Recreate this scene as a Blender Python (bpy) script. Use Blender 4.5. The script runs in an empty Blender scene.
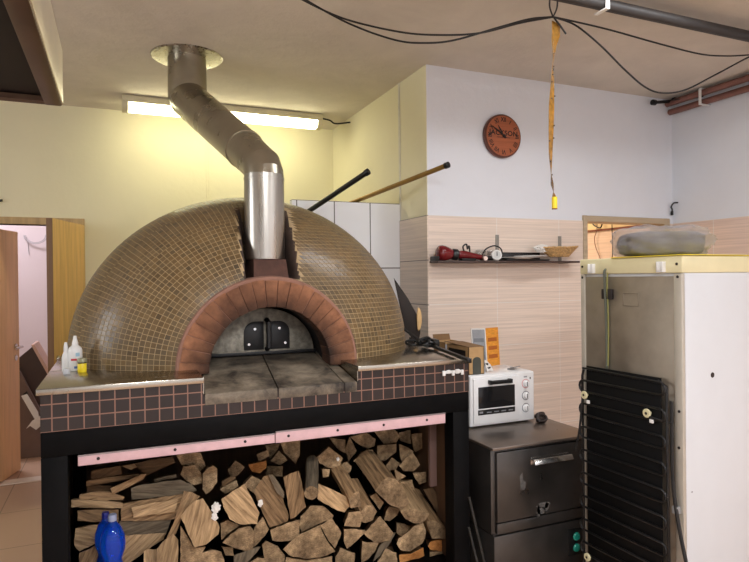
import bpy, bmesh, math, random
from mathutils import Vector, Matrix, noise

R = random.Random(7)
PI = math.pi
scene = bpy.context.scene
COL = scene.collection

# ------------------------------------------------------------------ camera
H_EYE = 1.58
F_PX = 603.65
YAW, PITCH, ROLL = math.radians(23.154), math.radians(.2578), math.radians(.6161)
_R = Vector((math.cos(YAW), -math.sin(YAW), 0))
_F = Vector((math.sin(YAW) * math.cos(PITCH), math.cos(YAW) * math.cos(PITCH), -math.sin(PITCH)))
_U = Vector((math.sin(YAW) * math.sin(PITCH), math.cos(YAW) * math.sin(PITCH), math.cos(PITCH)))
_c, _s = math.cos(ROLL), math.sin(ROLL)
CR = _c * _R - _s * _U
CU = _s * _R + _c * _U
CAM = Vector((0, 0, H_EYE))

cam_data = bpy.data.cameras.new('camera')
cam = bpy.data.objects.new('camera', cam_data)
COL.objects.link(cam)
m = Matrix.Identity(4)
for i in range(3):
    m[i][0], m[i][1], m[i][2], m[i][3] = CR[i], CU[i], -_F[i], CAM[i]
cam.matrix_world = m
cam_data.sensor_width = 36
cam_data.lens = F_PX / 749 * 36
cam_data.clip_start = .02
scene.camera = cam


def ray(u, v):
    return CR * ((u - 374.5) / F_PX) + CU * ((281 - v) / F_PX) + _F


def at_y(u, v, y):
    d = ray(u, v)
    return CAM + d * (y / d.y)


def at_x(u, v, x):
    d = ray(u, v)
    return CAM + d * (x / d.x)


def at_z(u, v, z):
    d = ray(u, v)
    return CAM + d * ((z - H_EYE) / d.z)


# ------------------------------------------------------------------ materials
def lin(c):
    return tuple(((x / 255) / 12.92 if x / 255 <= .04045 else ((x / 255 + .055) / 1.055) ** 2.4) for x in c) + (1,)


def new_mat(name):
    mt = bpy.data.materials.new(name)
    mt.use_nodes = True
    nt = mt.node_tree
    return mt, nt, nt.nodes['Principled BSDF']


def N(nt, kind, **kw):
    n = nt.nodes.new(kind)
    for k, v in kw.items():
        if hasattr(n, k):
            setattr(n, k, v)
        else:
            n.inputs[k].default_value = v
    return n


def ramp(nt, src, stops):
    r = nt.nodes.new('ShaderNodeValToRGB')
    els = r.color_ramp.elements
    while len(els) < len(stops):
        els.new(.5)
    for e, (p, c) in zip(els, stops):
        e.position = p
        e.color = c
    nt.links.new(src, r.inputs['Fac'])
    return r.outputs['Color']


def bump(nt, b, src, strength=.2, dist=.01):
    n = nt.nodes.new('ShaderNodeBump')
    n.inputs['Strength'].default_value = strength
    n.inputs['Distance'].default_value = dist
    nt.links.new(src, n.inputs['Height'])
    nt.links.new(n.outputs['Normal'], b.inputs['Normal'])


def simple(name, rgb, rough=.5, metal=0., vary=.12, scale=8., bmp=0., detail=4., coord='Object', spec=.5, stretch=None, rvary=0.):
    """paint, plastic or metal with a soft blotchy variation"""
    mt, nt, b = new_mat(name)
    tc = nt.nodes.new('ShaderNodeTexCoord')
    vec = tc.outputs[coord]
    if stretch:
        mp = nt.nodes.new('ShaderNodeMapping')
        mp.inputs['Scale'].default_value = stretch
        nt.links.new(vec, mp.inputs['Vector'])
        vec = mp.outputs['Vector']
    nz = N(nt, 'ShaderNodeTexNoise', Scale=scale, Detail=detail, Roughness=.6)
    nt.links.new(vec, nz.inputs['Vector'])
    c = lin(rgb)
    lo = tuple(x * (1 - vary) for x in c[:3]) + (1,)
    hi = tuple(min(1, x * (1 + vary)) for x in c[:3]) + (1,)
    out = ramp(nt, nz.outputs['Fac'], [(.3, lo), (.7, hi)])
    nt.links.new(out, b.inputs['Base Color'])
    b.inputs['Roughness'].default_value = rough
    b.inputs['Metallic'].default_value = metal
    b.inputs['Specular IOR Level'].default_value = spec
    if rvary:
        mr = N(nt, 'ShaderNodeMapRange')
        mr.inputs['From Min'].default_value = .3
        mr.inputs['From Max'].default_value = .7
        mr.inputs['To Min'].default_value = max(.02, rough - rvary)
        mr.inputs['To Max'].default_value = min(1, rough + rvary)
        nt.links.new(nz.outputs['Fac'], mr.inputs['Value'])
        nt.links.new(mr.outputs['Result'], b.inputs['Roughness'])
    if bmp:
        bump(nt, b, nz.outputs['Fac'], bmp)
    return mt


def tile_mat(name, rgb, grout, w, h, origin, axes='xz', mortar=.003, rough=.3, stripes=0., vary=.05, spec=.5):
    """rectangular wall tiles; axes choose the two world axes of the tiled face"""
    mt, nt, b = new_mat(name)
    geo = nt.nodes.new('ShaderNodeNewGeometry')
    sep = nt.nodes.new('ShaderNodeSeparateXYZ')
    nt.links.new(geo.outputs['Position'], sep.inputs[0])
    comb = nt.nodes.new('ShaderNodeCombineXYZ')
    for i, a in enumerate(axes):
        sub = N(nt, 'ShaderNodeMath', operation='SUBTRACT')
        sub.inputs[1].default_value = origin[i]
        nt.links.new(sep.outputs[a.upper()], sub.inputs[0])
        nt.links.new(sub.outputs[0], comb.inputs[i])
    br = nt.nodes.new('ShaderNodeTexBrick')
    br.offset = 0
    br.squash = 1
    br.inputs['Scale'].default_value = 1
    br.inputs['Mortar Size'].default_value = mortar
    br.inputs['Mortar Smooth'].default_value = .1
    br.inputs['Brick Width'].default_value = w
    br.inputs['Row Height'].default_value = h
    c = lin(rgb)
    br.inputs['Color1'].default_value = tuple(x * (1 - vary) for x in c[:3]) + (1,)
    br.inputs['Color2'].default_value = tuple(min(1, x * (1 + vary)) for x in c[:3]) + (1,)
    br.inputs['Mortar'].default_value = lin(grout)
    nt.links.new(comb.outputs[0], br.inputs['Vector'])
    colour = br.outputs['Color']
    if stripes:
        mp = N(nt, 'ShaderNodeMapping')
        mp.inputs['Scale'].default_value = (1.2, 75, 1)
        nt.links.new(comb.outputs[0], mp.inputs['Vector'])
        nz = N(nt, 'ShaderNodeTexNoise', Scale=1., Detail=3., Roughness=.7)
        nt.links.new(mp.outputs['Vector'], nz.inputs['Vector'])
        rr = ramp(nt, nz.outputs['Fac'], [(.35, (1 - stripes,) * 3 + (1,)), (.65, (1 + stripes * .4,) * 3 + (1,))])
        mx = N(nt, 'ShaderNodeMixRGB', blend_type='MULTIPLY')
        mx.inputs['Fac'].default_value = 1
        nt.links.new(colour, mx.inputs['Color1'])
        nt.links.new(rr, mx.inputs['Color2'])
        colour = mx.outputs['Color']
    nt.links.new(colour, b.inputs['Base Color'])
    b.inputs['Roughness'].default_value = rough
    b.inputs['Specular IOR Level'].default_value = spec
    inv = N(nt, 'ShaderNodeMath', operation='SUBTRACT')
    inv.inputs[0].default_value = 1
    nt.links.new(br.outputs['Fac'], inv.inputs[1])
    bump(nt, b, inv.outputs[0], .4, .002)
    return mt


def emit_mat(name, rgb, strength):
    mt, nt, b = new_mat(name)
    b.inputs['Base Color'].default_value = (.9, .9, .9, 1)
    b.inputs['Emission Color'].default_value = rgb + (1,)
    b.inputs['Emission Strength'].default_value = strength
    return mt


def wood_board(name, rgb, rough=.45, along='z', scale=1., vary=.2):
    st = {'x': (1.2, 18, 18), 'y': (18, 1.2, 18), 'z': (18, 18, 1.2)}[along]
    return simple(name, rgb, rough, vary=vary, scale=1.6 * scale, stretch=st, detail=6, bmp=.05)


def plaster(name, rgb, vary=.06, scale=1.2, rough=.85, fine=.15):
    mt, nt, b = new_mat(name)
    tc = nt.nodes.new('ShaderNodeTexCoord')
    nz = N(nt, 'ShaderNodeTexNoise', Scale=scale, Detail=9., Roughness=.65, Distortion=.4)
    nt.links.new(tc.outputs['Object'], nz.inputs['Vector'])
    c = lin(rgb)
    out = ramp(nt, nz.outputs['Fac'], [(.3, tuple(x * (1 - vary) for x in c[:3]) + (1,)), (.7, tuple(min(1, x * (1 + vary)) for x in c[:3]) + (1,))])
    nt.links.new(out, b.inputs['Base Color'])
    b.inputs['Roughness'].default_value = rough
    n2 = N(nt, 'ShaderNodeTexNoise', Scale=9., Detail=8., Roughness=.7)
    nt.links.new(tc.outputs['Object'], n2.inputs['Vector'])
    bump(nt, b, n2.outputs['Fac'], fine, .02)
    return mt


# ------------------------------------------------------------------ mesh helpers
def finish(me, smooth=True, angle=35):
    if smooth:
        for p in me.polygons:
            p.use_smooth = True
        me.set_sharp_from_angle(angle=math.radians(angle))


class MB:
    """collects shapes, then links them as one mesh object"""

    def __init__(self):
        self.bm = bmesh.new()
        self.uv = self.bm.loops.layers.uv.new('uv')

    def _merge(self, tb, mat=0, mtx=None):
        if mtx is not None:
            bmesh.ops.transform(tb, matrix=mtx, verts=tb.verts)
        vm = {}
        for v in tb.verts:
            vm[v] = self.bm.verts.new(v.co)
        for f in tb.faces:
            try:
                nf = self.bm.faces.new([vm[v] for v in f.verts])
                nf.material_index = mat
            except ValueError:
                pass
        tb.free()

    def box(self, lo, hi, bev=0., mat=0, seg=2, mtx=None):
        tb = bmesh.new()
        bmesh.ops.create_cube(tb, size=1)
        lo, hi = Vector(lo), Vector(hi)
        for v in tb.verts:
            v.co = Vector(((lo[i] + hi[i]) / 2 + v.co[i] * (hi[i] - lo[i])) for i in range(3))
        if bev:
            bmesh.ops.bevel(tb, geom=tb.edges[:], offset=bev, segments=seg, affect='EDGES', profile=.5)
        self._merge(tb, mat, mtx)
        return self

    def prism(self, pts, vec, mat=0, bev=0., mtx=None):
        """polygon (list of 3-D points) extruded by vec"""
        tb = bmesh.new()
        a = [tb.verts.new(p) for p in pts]
        b = [tb.verts.new(Vector(p) + Vector(vec)) for p in pts]
        n = len(pts)
        tb.faces.new(a)
        tb.faces.new(b[::-1])
        for i in range(n):
            tb.faces.new((a[i], b[i], b[(i + 1) % n], a[(i + 1) % n]))
        bmesh.ops.recalc_face_normals(tb, faces=tb.faces[:])
        if bev:
            bmesh.ops.bevel(tb, geom=tb.edges[:], offset=bev, segments=2, affect='EDGES', profile=.5)
        self._merge(tb, mat, mtx)
        return self

    def tube(self, pts, r, n=10, mat=0, cap=True, smooth_pts=0, mtx=None):
        pts = [Vector(p) for p in pts]
        if smooth_pts:
            pts = spline(pts, smooth_pts)
        rs = r if isinstance(r, (list, tuple)) else [r] * len(pts)
        if len(rs) != len(pts):
            rs = [rs[0] + (rs[-1] - rs[0]) * i / (len(pts) - 1) for i in range(len(pts))]
        tb = bmesh.new()
        rings = []
        up = None
        for i, p in enumerate(pts):
            t = (pts[min(i + 1, len(pts) - 1)] - pts[max(i - 1, 0)]).normalized()
            if up is None:
                up = Vector((0, 0, 1)) if abs(t.z) < .9 else Vector((1, 0, 0))
            up = (up - t * up.dot(t))
            if up.length < 1e-6:
                up = t.orthogonal()
            up.normalize()
            sd = t.cross(up)
            rings.append([tb.verts.new(p + (up * math.cos(2 * PI * k / n) + sd * math.sin(2 * PI * k / n)) * rs[i]) for k in range(n)])
        for a, b in zip(rings, rings[1:]):
            for k in range(n):
                tb.faces.new((a[k], a[(k + 1) % n], b[(k + 1) % n], b[k]))
        if cap:
            tb.faces.new(rings[0][::-1])
            tb.faces.new(rings[-1])
        bmesh.ops.recalc_face_normals(tb, faces=tb.faces[:])
        self._merge(tb, mat, mtx)
        return self

    def lathe(self, prof, centre=(0, 0, 0), n=24, mat=0, mtx=None):
        """prof: list of (radius, z)"""
        tb = bmesh.new()
        c = Vector(centre)
        rings = []
        for r, z in prof:
            if r < 1e-6:
                rings.append([tb.verts.new(c + Vector((0, 0, z)))])
            else:
                rings.append([tb.verts.new(c + Vector((r * math.cos(2 * PI * k / n), r * math.sin(2 * PI * k / n), z))) for k in range(n)])
        for a, b in zip(rings, rings[1:]):
            for k in range(n):
                k2 = (k + 1) % n
                if len(a) == 1 and len(b) == 1:
                    continue
                if len(a) == 1:
                    tb.faces.new((a[0], b[k2], b[k]))
                elif len(b) == 1:
                    tb.faces.new((a[k], a[k2], b[0]))
                else:
                    tb.faces.new((a[k], a[k2], b[k2], b[k]))
        if len(rings[0]) > 1:
            tb.faces.new(rings[0][::-1])
        if len(rings[-1]) > 1:
            tb.faces.new(rings[-1])
        bmesh.ops.recalc_face_normals(tb, faces=tb.faces[:])
        self._merge(tb, mat, mtx)
        return self

    def disc(self, centre, axis, r, depth, n=24, mat=0, bev=0., sx=1.):
        """a short cylinder whose axis points along `axis`"""
        q = Vector(axis).normalized().to_track_quat('Z', 'Y').to_matrix().to_4x4()
        prof = [(r, 0), (r, depth)] if not bev else [(r - bev, 0), (r, bev), (r, depth - bev), (r - bev, depth)]
        return self.lathe([(0, 0)] + prof + [(0, depth)], n=n, mat=mat, mtx=Matrix.Translation(Vector(centre)) @ q @ Matrix.Diagonal((sx, 1, 1, 1)))

    def sheet(self, grid, mat=0, thick=0.):
        """grid[i][j] of points -> quad sheet, thickened if asked"""
        tb = bmesh.new()
        vs = [[tb.verts.new(p) for p in row] for row in grid]
        for i in range(len(vs) - 1):
            for j in range(len(vs[0]) - 1):
                tb.faces.new((vs[i][j], vs[i + 1][j], vs[i + 1][j + 1], vs[i][j + 1]))
        if thick:
            bmesh.ops.recalc_face_normals(tb, faces=tb.faces[:])
            bmesh.ops.solidify(tb, geom=tb.faces[:], thickness=thick)
        self._merge(tb, mat)
        return self

    def raw(self, verts, faces, mat=0):
        vs = [self.bm.verts.new(v) for v in verts]
        for f in faces:
            nf = self.bm.faces.new([vs[i] for i in f])
            nf.material_index = mat
        return self

    def build(self, name, mats, parent=None, smooth=True, angle=35, local=False):
        me = bpy.data.meshes.new(name)
        self.bm.to_mesh(me)
        self.bm.free()
        for mt in (mats if isinstance(mats, (list, tuple)) else [mats]):
            me.materials.append(mt)
        finish(me, smooth, angle)
        o = bpy.data.objects.new(name, me)
        COL.objects.link(o)
        if parent is not None:
            if not local:
                me.transform(world(parent).inverted())
            o.parent = parent
        return o


def world(o):
    mt = Matrix.Translation(o.location) @ o.rotation_euler.to_matrix().to_4x4()
    return world(o.parent) @ mt if o.parent is not None else mt


def spline(pts, k):
    out = []
    P = [pts[0]] + list(pts) + [pts[-1]]
    for i in range(1, len(P) - 2):
        p0, p1, p2, p3 = P[i - 1], P[i], P[i + 1], P[i + 2]
        for j in range(k):
            t = j / k
            out.append(.5 * ((2 * p1) + (p2 - p0) * t + (2 * p0 - 5 * p1 + 4 * p2 - p3) * t * t + (3 * p1 - p0 - 3 * p2 + p3) * t ** 3))
    out.append(Vector(pts[-1]))
    return out


def origin_to(o, loc):
    """move a top-level object's origin without moving its mesh"""
    o.data.transform(Matrix.Translation(-Vector(loc)))
    o.location = loc
    return o


def tag(o, label, cat, group=None, kind=None):
    if label:
        o['label'] = label
    if cat:
        o['category'] = cat
    if group:
        o['group'] = group
    if kind:
        o['kind'] = kind
    return o


def thing(name, loc, label, cat, group=None, rz=0.):
    o = bpy.data.objects.new(name, None)
    COL.objects.link(o)
    o.location = loc
    o.rotation_euler = (0, 0, rz)
    o.empty_display_size = .05
    return tag(o, label, cat, group)


def struct(name, mb, mats, parent=None, label=None, cat=None, smooth=False):
    o = mb.build(name, mats, parent, smooth=smooth)
    if parent is None:
        o['kind'] = 'structure'
        if label:
            o['label'] = label
        if cat:
            o['category'] = cat
    return o


def text_mesh(body, size, mtx, extrude=.0006, sx=1.):
    """lettering turned into plain mesh data"""
    cu = bpy.data.curves.new('lettering', 'FONT')
    cu.body = body
    cu.size = size
    cu.extrude = extrude
    cu.align_x = 'CENTER'
    cu.align_y = 'CENTER'
    cu.space_character = 1.05
    cu.offset = size * .022
    o = bpy.data.objects.new('lettering', cu)
    COL.objects.link(o)
    dg = bpy.context.evaluated_depsgraph_get()
    me = bpy.data.meshes.new_from_object(o.evaluated_get(dg))
    bpy.data.objects.remove(o)
    me.transform(Matrix.Translation((0, 0, 0)) @ Matrix.Diagonal((sx, 1, 1, 1)))
    me.transform(mtx)
    return me


def link_text(name, body, size, mtx, mat, parent, sx=1.):
    me = text_mesh(body, size, mtx, sx=sx)
    me.materials.clear()
    me.materials.append(mat)
    me.transform(world(parent).inverted())
    o = bpy.data.objects.new(name, me)
    COL.objects.link(o)
    o.parent = parent
    return o


def frame_at(p, xdir, ydir):
    x = Vector(xdir).normalized()
    y = Vector(ydir).normalized()
    z = x.cross(y).normalized()
    mt = Matrix.Identity(4)
    for i in range(3):
        mt[i][0], mt[i][1], mt[i][2], mt[i][3] = x[i], y[i], z[i], p[i]
    return mt


# ------------------------------------------------------------------ palette
M = {}
M['cream_paint'] = plaster('cream wall paint', (232, 226, 196), .03, 1.0)
M['white_paint'] = plaster('white wall paint', (228, 232, 239), .03, 1.3)
M['ceiling'] = plaster('ceiling plaster', (212, 204, 192), .09, 2.2, fine=.5)
M['pink_paint'] = plaster('pink white corridor paint', (222, 208, 212), .03)
M['warm_paint'] = plaster('warm cream paint', (236, 214, 170), .03)
M['floor'] = tile_mat('terracotta floor tile', (196, 164, 140), (150, 125, 106), .64, .64, (-.75, 4.15), 'xy', .004, .45, vary=.04)
M['beige_tile'] = tile_mat('beige striped wall tile', (234, 217, 202), (240, 232, 224), .545, .2985, (2.4545, 1.996 - .2985 * 7), 'xz', .0028, .35, stripes=.16, vary=.015)
M['beige_tile_y'] = tile_mat('beige striped side tile', (228, 211, 194), (120, 106, 94), .545, .2985, (3.976 - .545, 1.996 - .2985 * 7), 'yz', .0028, .35, stripes=.16, vary=.015)
M['right_tile'] = tile_mat('beige striped tile of the end wall', (232, 208, 194), (238, 228, 220), .30, .60, (3.19 - .30 * 12, 1.996 - .6 * 4), 'yz', .003, .35, stripes=.16, vary=.015)
M['white_tile'] = tile_mat('large white wall tile', (240, 241, 243), (96, 92, 88), .27, .467, (1.672 - .27 * 4, 2.12 - .467 * 5), 'xz', .004, .18, vary=.01)
M['black_steel'] = simple('black painted steel', (6, 6, 7), .6, vary=.5, scale=14, bmp=.05, spec=.12)
M['band_tile'] = tile_mat('dark brown mosaic band', (47, 39, 37), (138, 104, 90), .0532, .0508, (-.223 - .0532 * 2, 1.029 - .0508 * 4), 'xz', .0024, .4, vary=.12, spec=.35)
M['pink_rail'] = simple('pink primer paint', (212, 176, 180), .6, vary=.08, scale=22)
M['rail_lip'] = simple('galvanised lip', (150, 140, 142), .45, .6, vary=.1)
M['steel_top'] = simple('smeared worktop steel', (172, 166, 154), .22, 1., vary=.1, scale=5, rvary=.06, stretch=(1, 3, 3))
M['stone'] = simple('sooty stone slab', (104, 94, 80), .6, vary=.62, scale=5, bmp=.25, detail=9)
M['dome_grout'] = simple('tan grout', (170, 148, 112), .8, vary=.12, scale=12)
M['brick'] = None
M['mortar'] = simple('pinkish mortar', (146, 108, 92), .9, vary=.15, scale=20, bmp=.4)
M['soot'] = simple('sooty masonry', (26, 23, 21), .9, vary=.4, scale=12, bmp=.4)
M['door_steel'] = simple('speckled oven door steel', (124, 119, 107), .5, .5, vary=.45, scale=34, bmp=.25, detail=6)
M['black_iron'] = simple('black iron', (22, 22, 23), .48, .3, vary=.3, scale=18, bmp=.1)
M['bolt'] = simple('bright bolt', (205, 205, 205), .25, 1., vary=.05)
M['flue'] = simple('brushed flue steel', (176, 172, 164), .3, 1., vary=.14, scale=3, stretch=(14, 14, .6), rvary=.06)
M['flue_dark'] = simple('dulled flue steel', (162, 156, 140), .3, .9, vary=.16, scale=4, rvary=.08)
M['collar'] = simple('rust brown flue collar', (84, 56, 46), .85, vary=.3, scale=18, bmp=.4)
M['oak'] = wood_board('honey oak door veneer', (208, 168, 104), .4)
M['oak_edge'] = wood_board('dark oak edge', (120, 84, 44), .5)
M['beech'] = wood_board('orange beech door veneer', (236, 192, 142), .4, vary=.1)
M['frame_wood'] = wood_board('door frame veneer', (186, 158, 112), .45)
M['chrome'] = simple('satin chrome', (205, 202, 198), .22, 1., vary=.04)
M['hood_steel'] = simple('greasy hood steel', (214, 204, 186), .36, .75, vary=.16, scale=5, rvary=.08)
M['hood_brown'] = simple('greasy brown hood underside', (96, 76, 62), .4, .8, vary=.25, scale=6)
M['hood_black'] = simple('black hood filter', (14, 13, 13), .6, .2, vary=.3)
M['lamp_body'] = simple('ivory lamp housing', (214, 206, 176), .5, vary=.05)
M['lamp_glow'] = emit_mat('glowing lamp diffuser', (1., .93, .58), 14.)
M['black_cable'] = simple('black cable sheath', (14, 14, 15), .5, vary=.2)
M['white_plastic'] = simple('white plastic', (228, 228, 226), .35, vary=.03)
M['brown_pipe'] = simple('brown painted pipe', (128, 88, 78), .45, .2, vary=.2, scale=12)
M['conduit'] = simple('grey conduit', (52, 49, 48), .55, .2, vary=.15)
M['fly_paper'] = simple('sticky amber paper', (138, 98, 38), .25, vary=.45, scale=40, bmp=.15)
M['amber_dark'] = simple('dark flecks', (40, 28, 16), .7)
M['yellow_plastic'] = simple('yellow plastic', (240, 214, 40), .35, vary=.05)
M['clock_wood'] = wood_board('red brown clock wood', (164, 92, 58), .4, 'x', 2, vary=.2)
M['clock_rim'] = simple('dark clock rim', (92, 50, 38), .35, vary=.15)
M['ink'] = simple('black ink', (26, 18, 16), .6, vary=.05)
M['dw_steel'] = simple('dark greasy appliance steel', (86, 84, 82), .36, .9, vary=.22, scale=4, rvary=.1)
M['dw_top'] = simple('worn steel top', (132, 122, 114), .36, .9, vary=.2, scale=5, rvary=.1)
M['dw_dark'] = simple('dark seam', (20, 20, 20), .6)
M['streak'] = simple('chalky water streak', (84, 81, 78), .8, vary=.3, scale=60)
M['green_lens'] = simple('green lit button', (30, 150, 130), .25, vary=.1)
M['toaster_white'] = simple('glossy white enamel', (232, 232, 232), .22, vary=.02)
M['toaster_glass'] = simple('dark oven glass', (28, 28, 30), .12, vary=.2, scale=60, stretch=(1, 1, 12))
M['black_plastic'] = simple('black plastic', (18, 18, 19), .32, vary=.1)
M['grey_print'] = simple('grey print', (130, 132, 136), .6)
M['red_print'] = simple('red print', (196, 60, 70), .6)
M['blue_print'] = simple('blue print', (70, 100, 160), .6)
M['fridge_white'] = simple('white fridge enamel', (204, 207, 211), .32, vary=.015)
M['fridge_cream'] = simple('yellowed cream plastic', (216, 208, 168), .42, vary=.05)
M['fridge_edge'] = simple('dull grey edge strip', (182, 176, 164), .45, .3, vary=.08)
M['fridge_back'] = simple('stained galvanised sheet', (150, 140, 126), .45, .75, vary=.22, scale=5, rvary=.12, detail=8)
M['condenser'] = simple('black condenser sheet', (6, 6, 7), .6, vary=.3, spec=.2)
M['condenser_tube'] = simple('black condenser tube', (11, 11, 12), .35, vary=.2)
M['yellow_sheet'] = simple('yellow sheet', (238, 218, 70), .5, vary=.05)
M['kraft'] = simple('brown cardboard', (186, 150, 104), .85, vary=.1, scale=18, bmp=.05)
M['kraft_dark'] = simple('dark cardboard flap', (128, 98, 66), .85, vary=.12, scale=18)
M['grey_card'] = simple('grey printed card', (150, 152, 156), .7, vary=.1, scale=40)
M['orange_card'] = simple('orange printed card', (224, 150, 50), .6, vary=.2, scale=30, stretch=(1, 1, 4))
M['white_paper'] = simple('white paper', (232, 228, 222), .8, vary=.05, scale=20)
M['red_enamel'] = simple('dark red enamel', (112, 24, 30), .2, vary=.15)
M['wicker'] = simple('pale wicker', (196, 158, 104), .65, vary=.3, scale=60, bmp=.3)
M['china'] = simple('white china', (226, 224, 220), .2, vary=.03)
M['pale_wood'] = wood_board('pale worn wood', (214, 178, 124), .55)
M['peel_dark'] = simple('dark scorched metal', (36, 26, 20), .6, .2, vary=.35, scale=10)
M['rod_dark'] = simple('black pole', (30, 26, 20), .4, .3, vary=.2)
M['rod_brass'] = simple('brass coloured pole', (150, 118, 60), .4, .5, vary=.2)
M['rod_steel'] = simple('steel pole', (170, 168, 160), .35, .8, vary=.1)
M['inner_board'] = wood_board('brown plywood lining', (96, 70, 48), .7)
M['corridor_box'] = simple('dark brown panel', (64, 46, 40), .5, vary=.15)
M['corridor_edge'] = simple('pale pink panel edge', (206, 172, 156), .6)

# blue bottle plastic, clear glass and thin wrapping film
def glassy(name, rgb, rough=.05, trans=.85, ior=1.35, alpha=1.):
    mt, nt, b = new_mat(name)
    b.inputs['Base Color'].default_value = lin(rgb)
    b.inputs['Roughness'].default_value = rough
    b.inputs['Transmission Weight'].default_value = trans
    b.inputs['IOR'].default_value = ior
    b.inputs['Alpha'].default_value = alpha
    nz = N(nt, 'ShaderNodeTexNoise', Scale=30., Detail=2.)
    tc = nt.nodes.new('ShaderNodeTexCoord')
    nt.links.new(tc.outputs['Object'], nz.inputs['Vector'])
    bump(nt, b, nz.outputs['Fac'], .05)
    return mt


M['blue_pet'] = glassy('blue bottle plastic', (24, 104, 240), .04, .75, 1.4)
M['clear_glass'] = glassy('clear glass', (240, 240, 240), .03, 1., 1.45)
M['film'] = glassy('crumpled plastic film', (206, 204, 206), .12, .5, 1.2, .42)
_nt = M['film'].node_tree
_nz = N(_nt, 'ShaderNodeTexNoise', Scale=16., Detail=6., Roughness=.75, Distortion=1.2)
_tc = _nt.nodes.new('ShaderNodeTexCoord')
_nt.links.new(_tc.outputs['Object'], _nz.inputs['Vector'])
bump(_nt, _nt.nodes['Principled BSDF'], _nz.outputs['Fac'], 1., .03)


def dome_tile_mat():
    mt, nt, b = new_mat('olive brown glazed mosaic')
    at = N(nt, 'ShaderNodeVertexColor')
    at.layer_name = 'tint'
    tc = nt.nodes.new('ShaderNodeTexCoord')
    nz = N(nt, 'ShaderNodeTexNoise', Scale=5., Detail=5.)
    nt.links.new(tc.outputs['Object'], nz.inputs['Vector'])
    mx = N(nt, 'ShaderNodeMixRGB', blend_type='MULTIPLY')
    mx.inputs['Fac'].default_value = 1
    rr = ramp(nt, nz.outputs['Fac'], [(.3, (.78, .78, .78, 1)), (.7, (1.15, 1.15, 1.15, 1))])
    nt.links.new(at.outputs['Color'], mx.inputs['Color1'])
    nt.links.new(rr, mx.inputs['Color2'])
    nt.links.new(mx.outputs['Color'], b.inputs['Base Color'])
    b.inputs['Roughness'].default_value = .33
    return mt


M['dome_tile'] = dome_tile_mat()


def brick_mat():
    mt, nt, b = new_mat('sooty firebrick')
    geo = nt.nodes.new('ShaderNodeNewGeometry')
    nz = N(nt, 'ShaderNodeTexNoise', Scale=14., Detail=8., Roughness=.65)
    nt.links.new(geo.outputs['Position'], nz.inputs['Vector'])
    col = ramp(nt, nz.outputs['Fac'], [(.3, lin((104, 66, 44))), (.72, lin((174, 120, 86)))])
    sb = N(nt, 'ShaderNodeVectorMath', operation='SUBTRACT')
    sb.inputs[1].default_value = (.65, 2.7, 1.18)
    nt.links.new(geo.outputs['Position'], sb.inputs[0])
    ml = N(nt, 'ShaderNodeVectorMath', operation='MULTIPLY')
    ml.inputs[1].default_value = (1, 0, 1)
    nt.links.new(sb.outputs[0], ml.inputs[0])
    ln = N(nt, 'ShaderNodeVectorMath', operation='LENGTH')
    nt.links.new(ml.outputs[0], ln.inputs[0])
    n2 = N(nt, 'ShaderNodeTexNoise', Scale=5., Detail=3.)
    nt.links.new(geo.outputs['Position'], n2.inputs['Vector'])
    ad = N(nt, 'ShaderNodeMath', operation='MULTIPLY_ADD')
    ad.inputs[1].default_value = .16
    nt.links.new(n2.outputs['Fac'], ad.inputs[0])
    nt.links.new(ln.outputs['Value'], ad.inputs[2])
    rr = ramp(nt, ad.outputs[0], [(.35, (.10, .09, .085, 1)), (.49, (1, 1, 1, 1))])
    mx = N(nt, 'ShaderNodeMixRGB', blend_type='MULTIPLY')
    mx.inputs['Fac'].default_value = 1
    nt.links.new(col, mx.inputs['Color1'])
    nt.links.new(rr, mx.inputs['Color2'])
    nt.links.new(mx.outputs['Color'], b.inputs['Base Color'])
    b.inputs['Roughness'].default_value = .85
    bump(nt, b, nz.outputs['Fac'], .5, .01)
    return mt


M['brick'] = brick_mat()


def stained(name, c0, c1, c2, scale, rough):
    mt, nt, b = new_mat(name)
    geo = nt.nodes.new('ShaderNodeNewGeometry')
    nz = N(nt, 'ShaderNodeTexNoise', Scale=scale, Detail=10., Roughness=.68, Distortion=.3)
    nt.links.new(geo.outputs['Position'], nz.inputs['Vector'])
    nt.links.new(ramp(nt, nz.outputs['Fac'], [(.36, lin(c0)), (.50, lin(c1)), (.66, lin(c2))]), b.inputs['Base Color'])
    b.inputs['Roughness'].default_value = rough
    bump(nt, b, nz.outputs['Fac'], .3, .01)
    return mt


M['stone'] = stained('sooty stone slab', (46, 40, 34), (104, 94, 80), (142, 130, 112), 7., .62)


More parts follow.
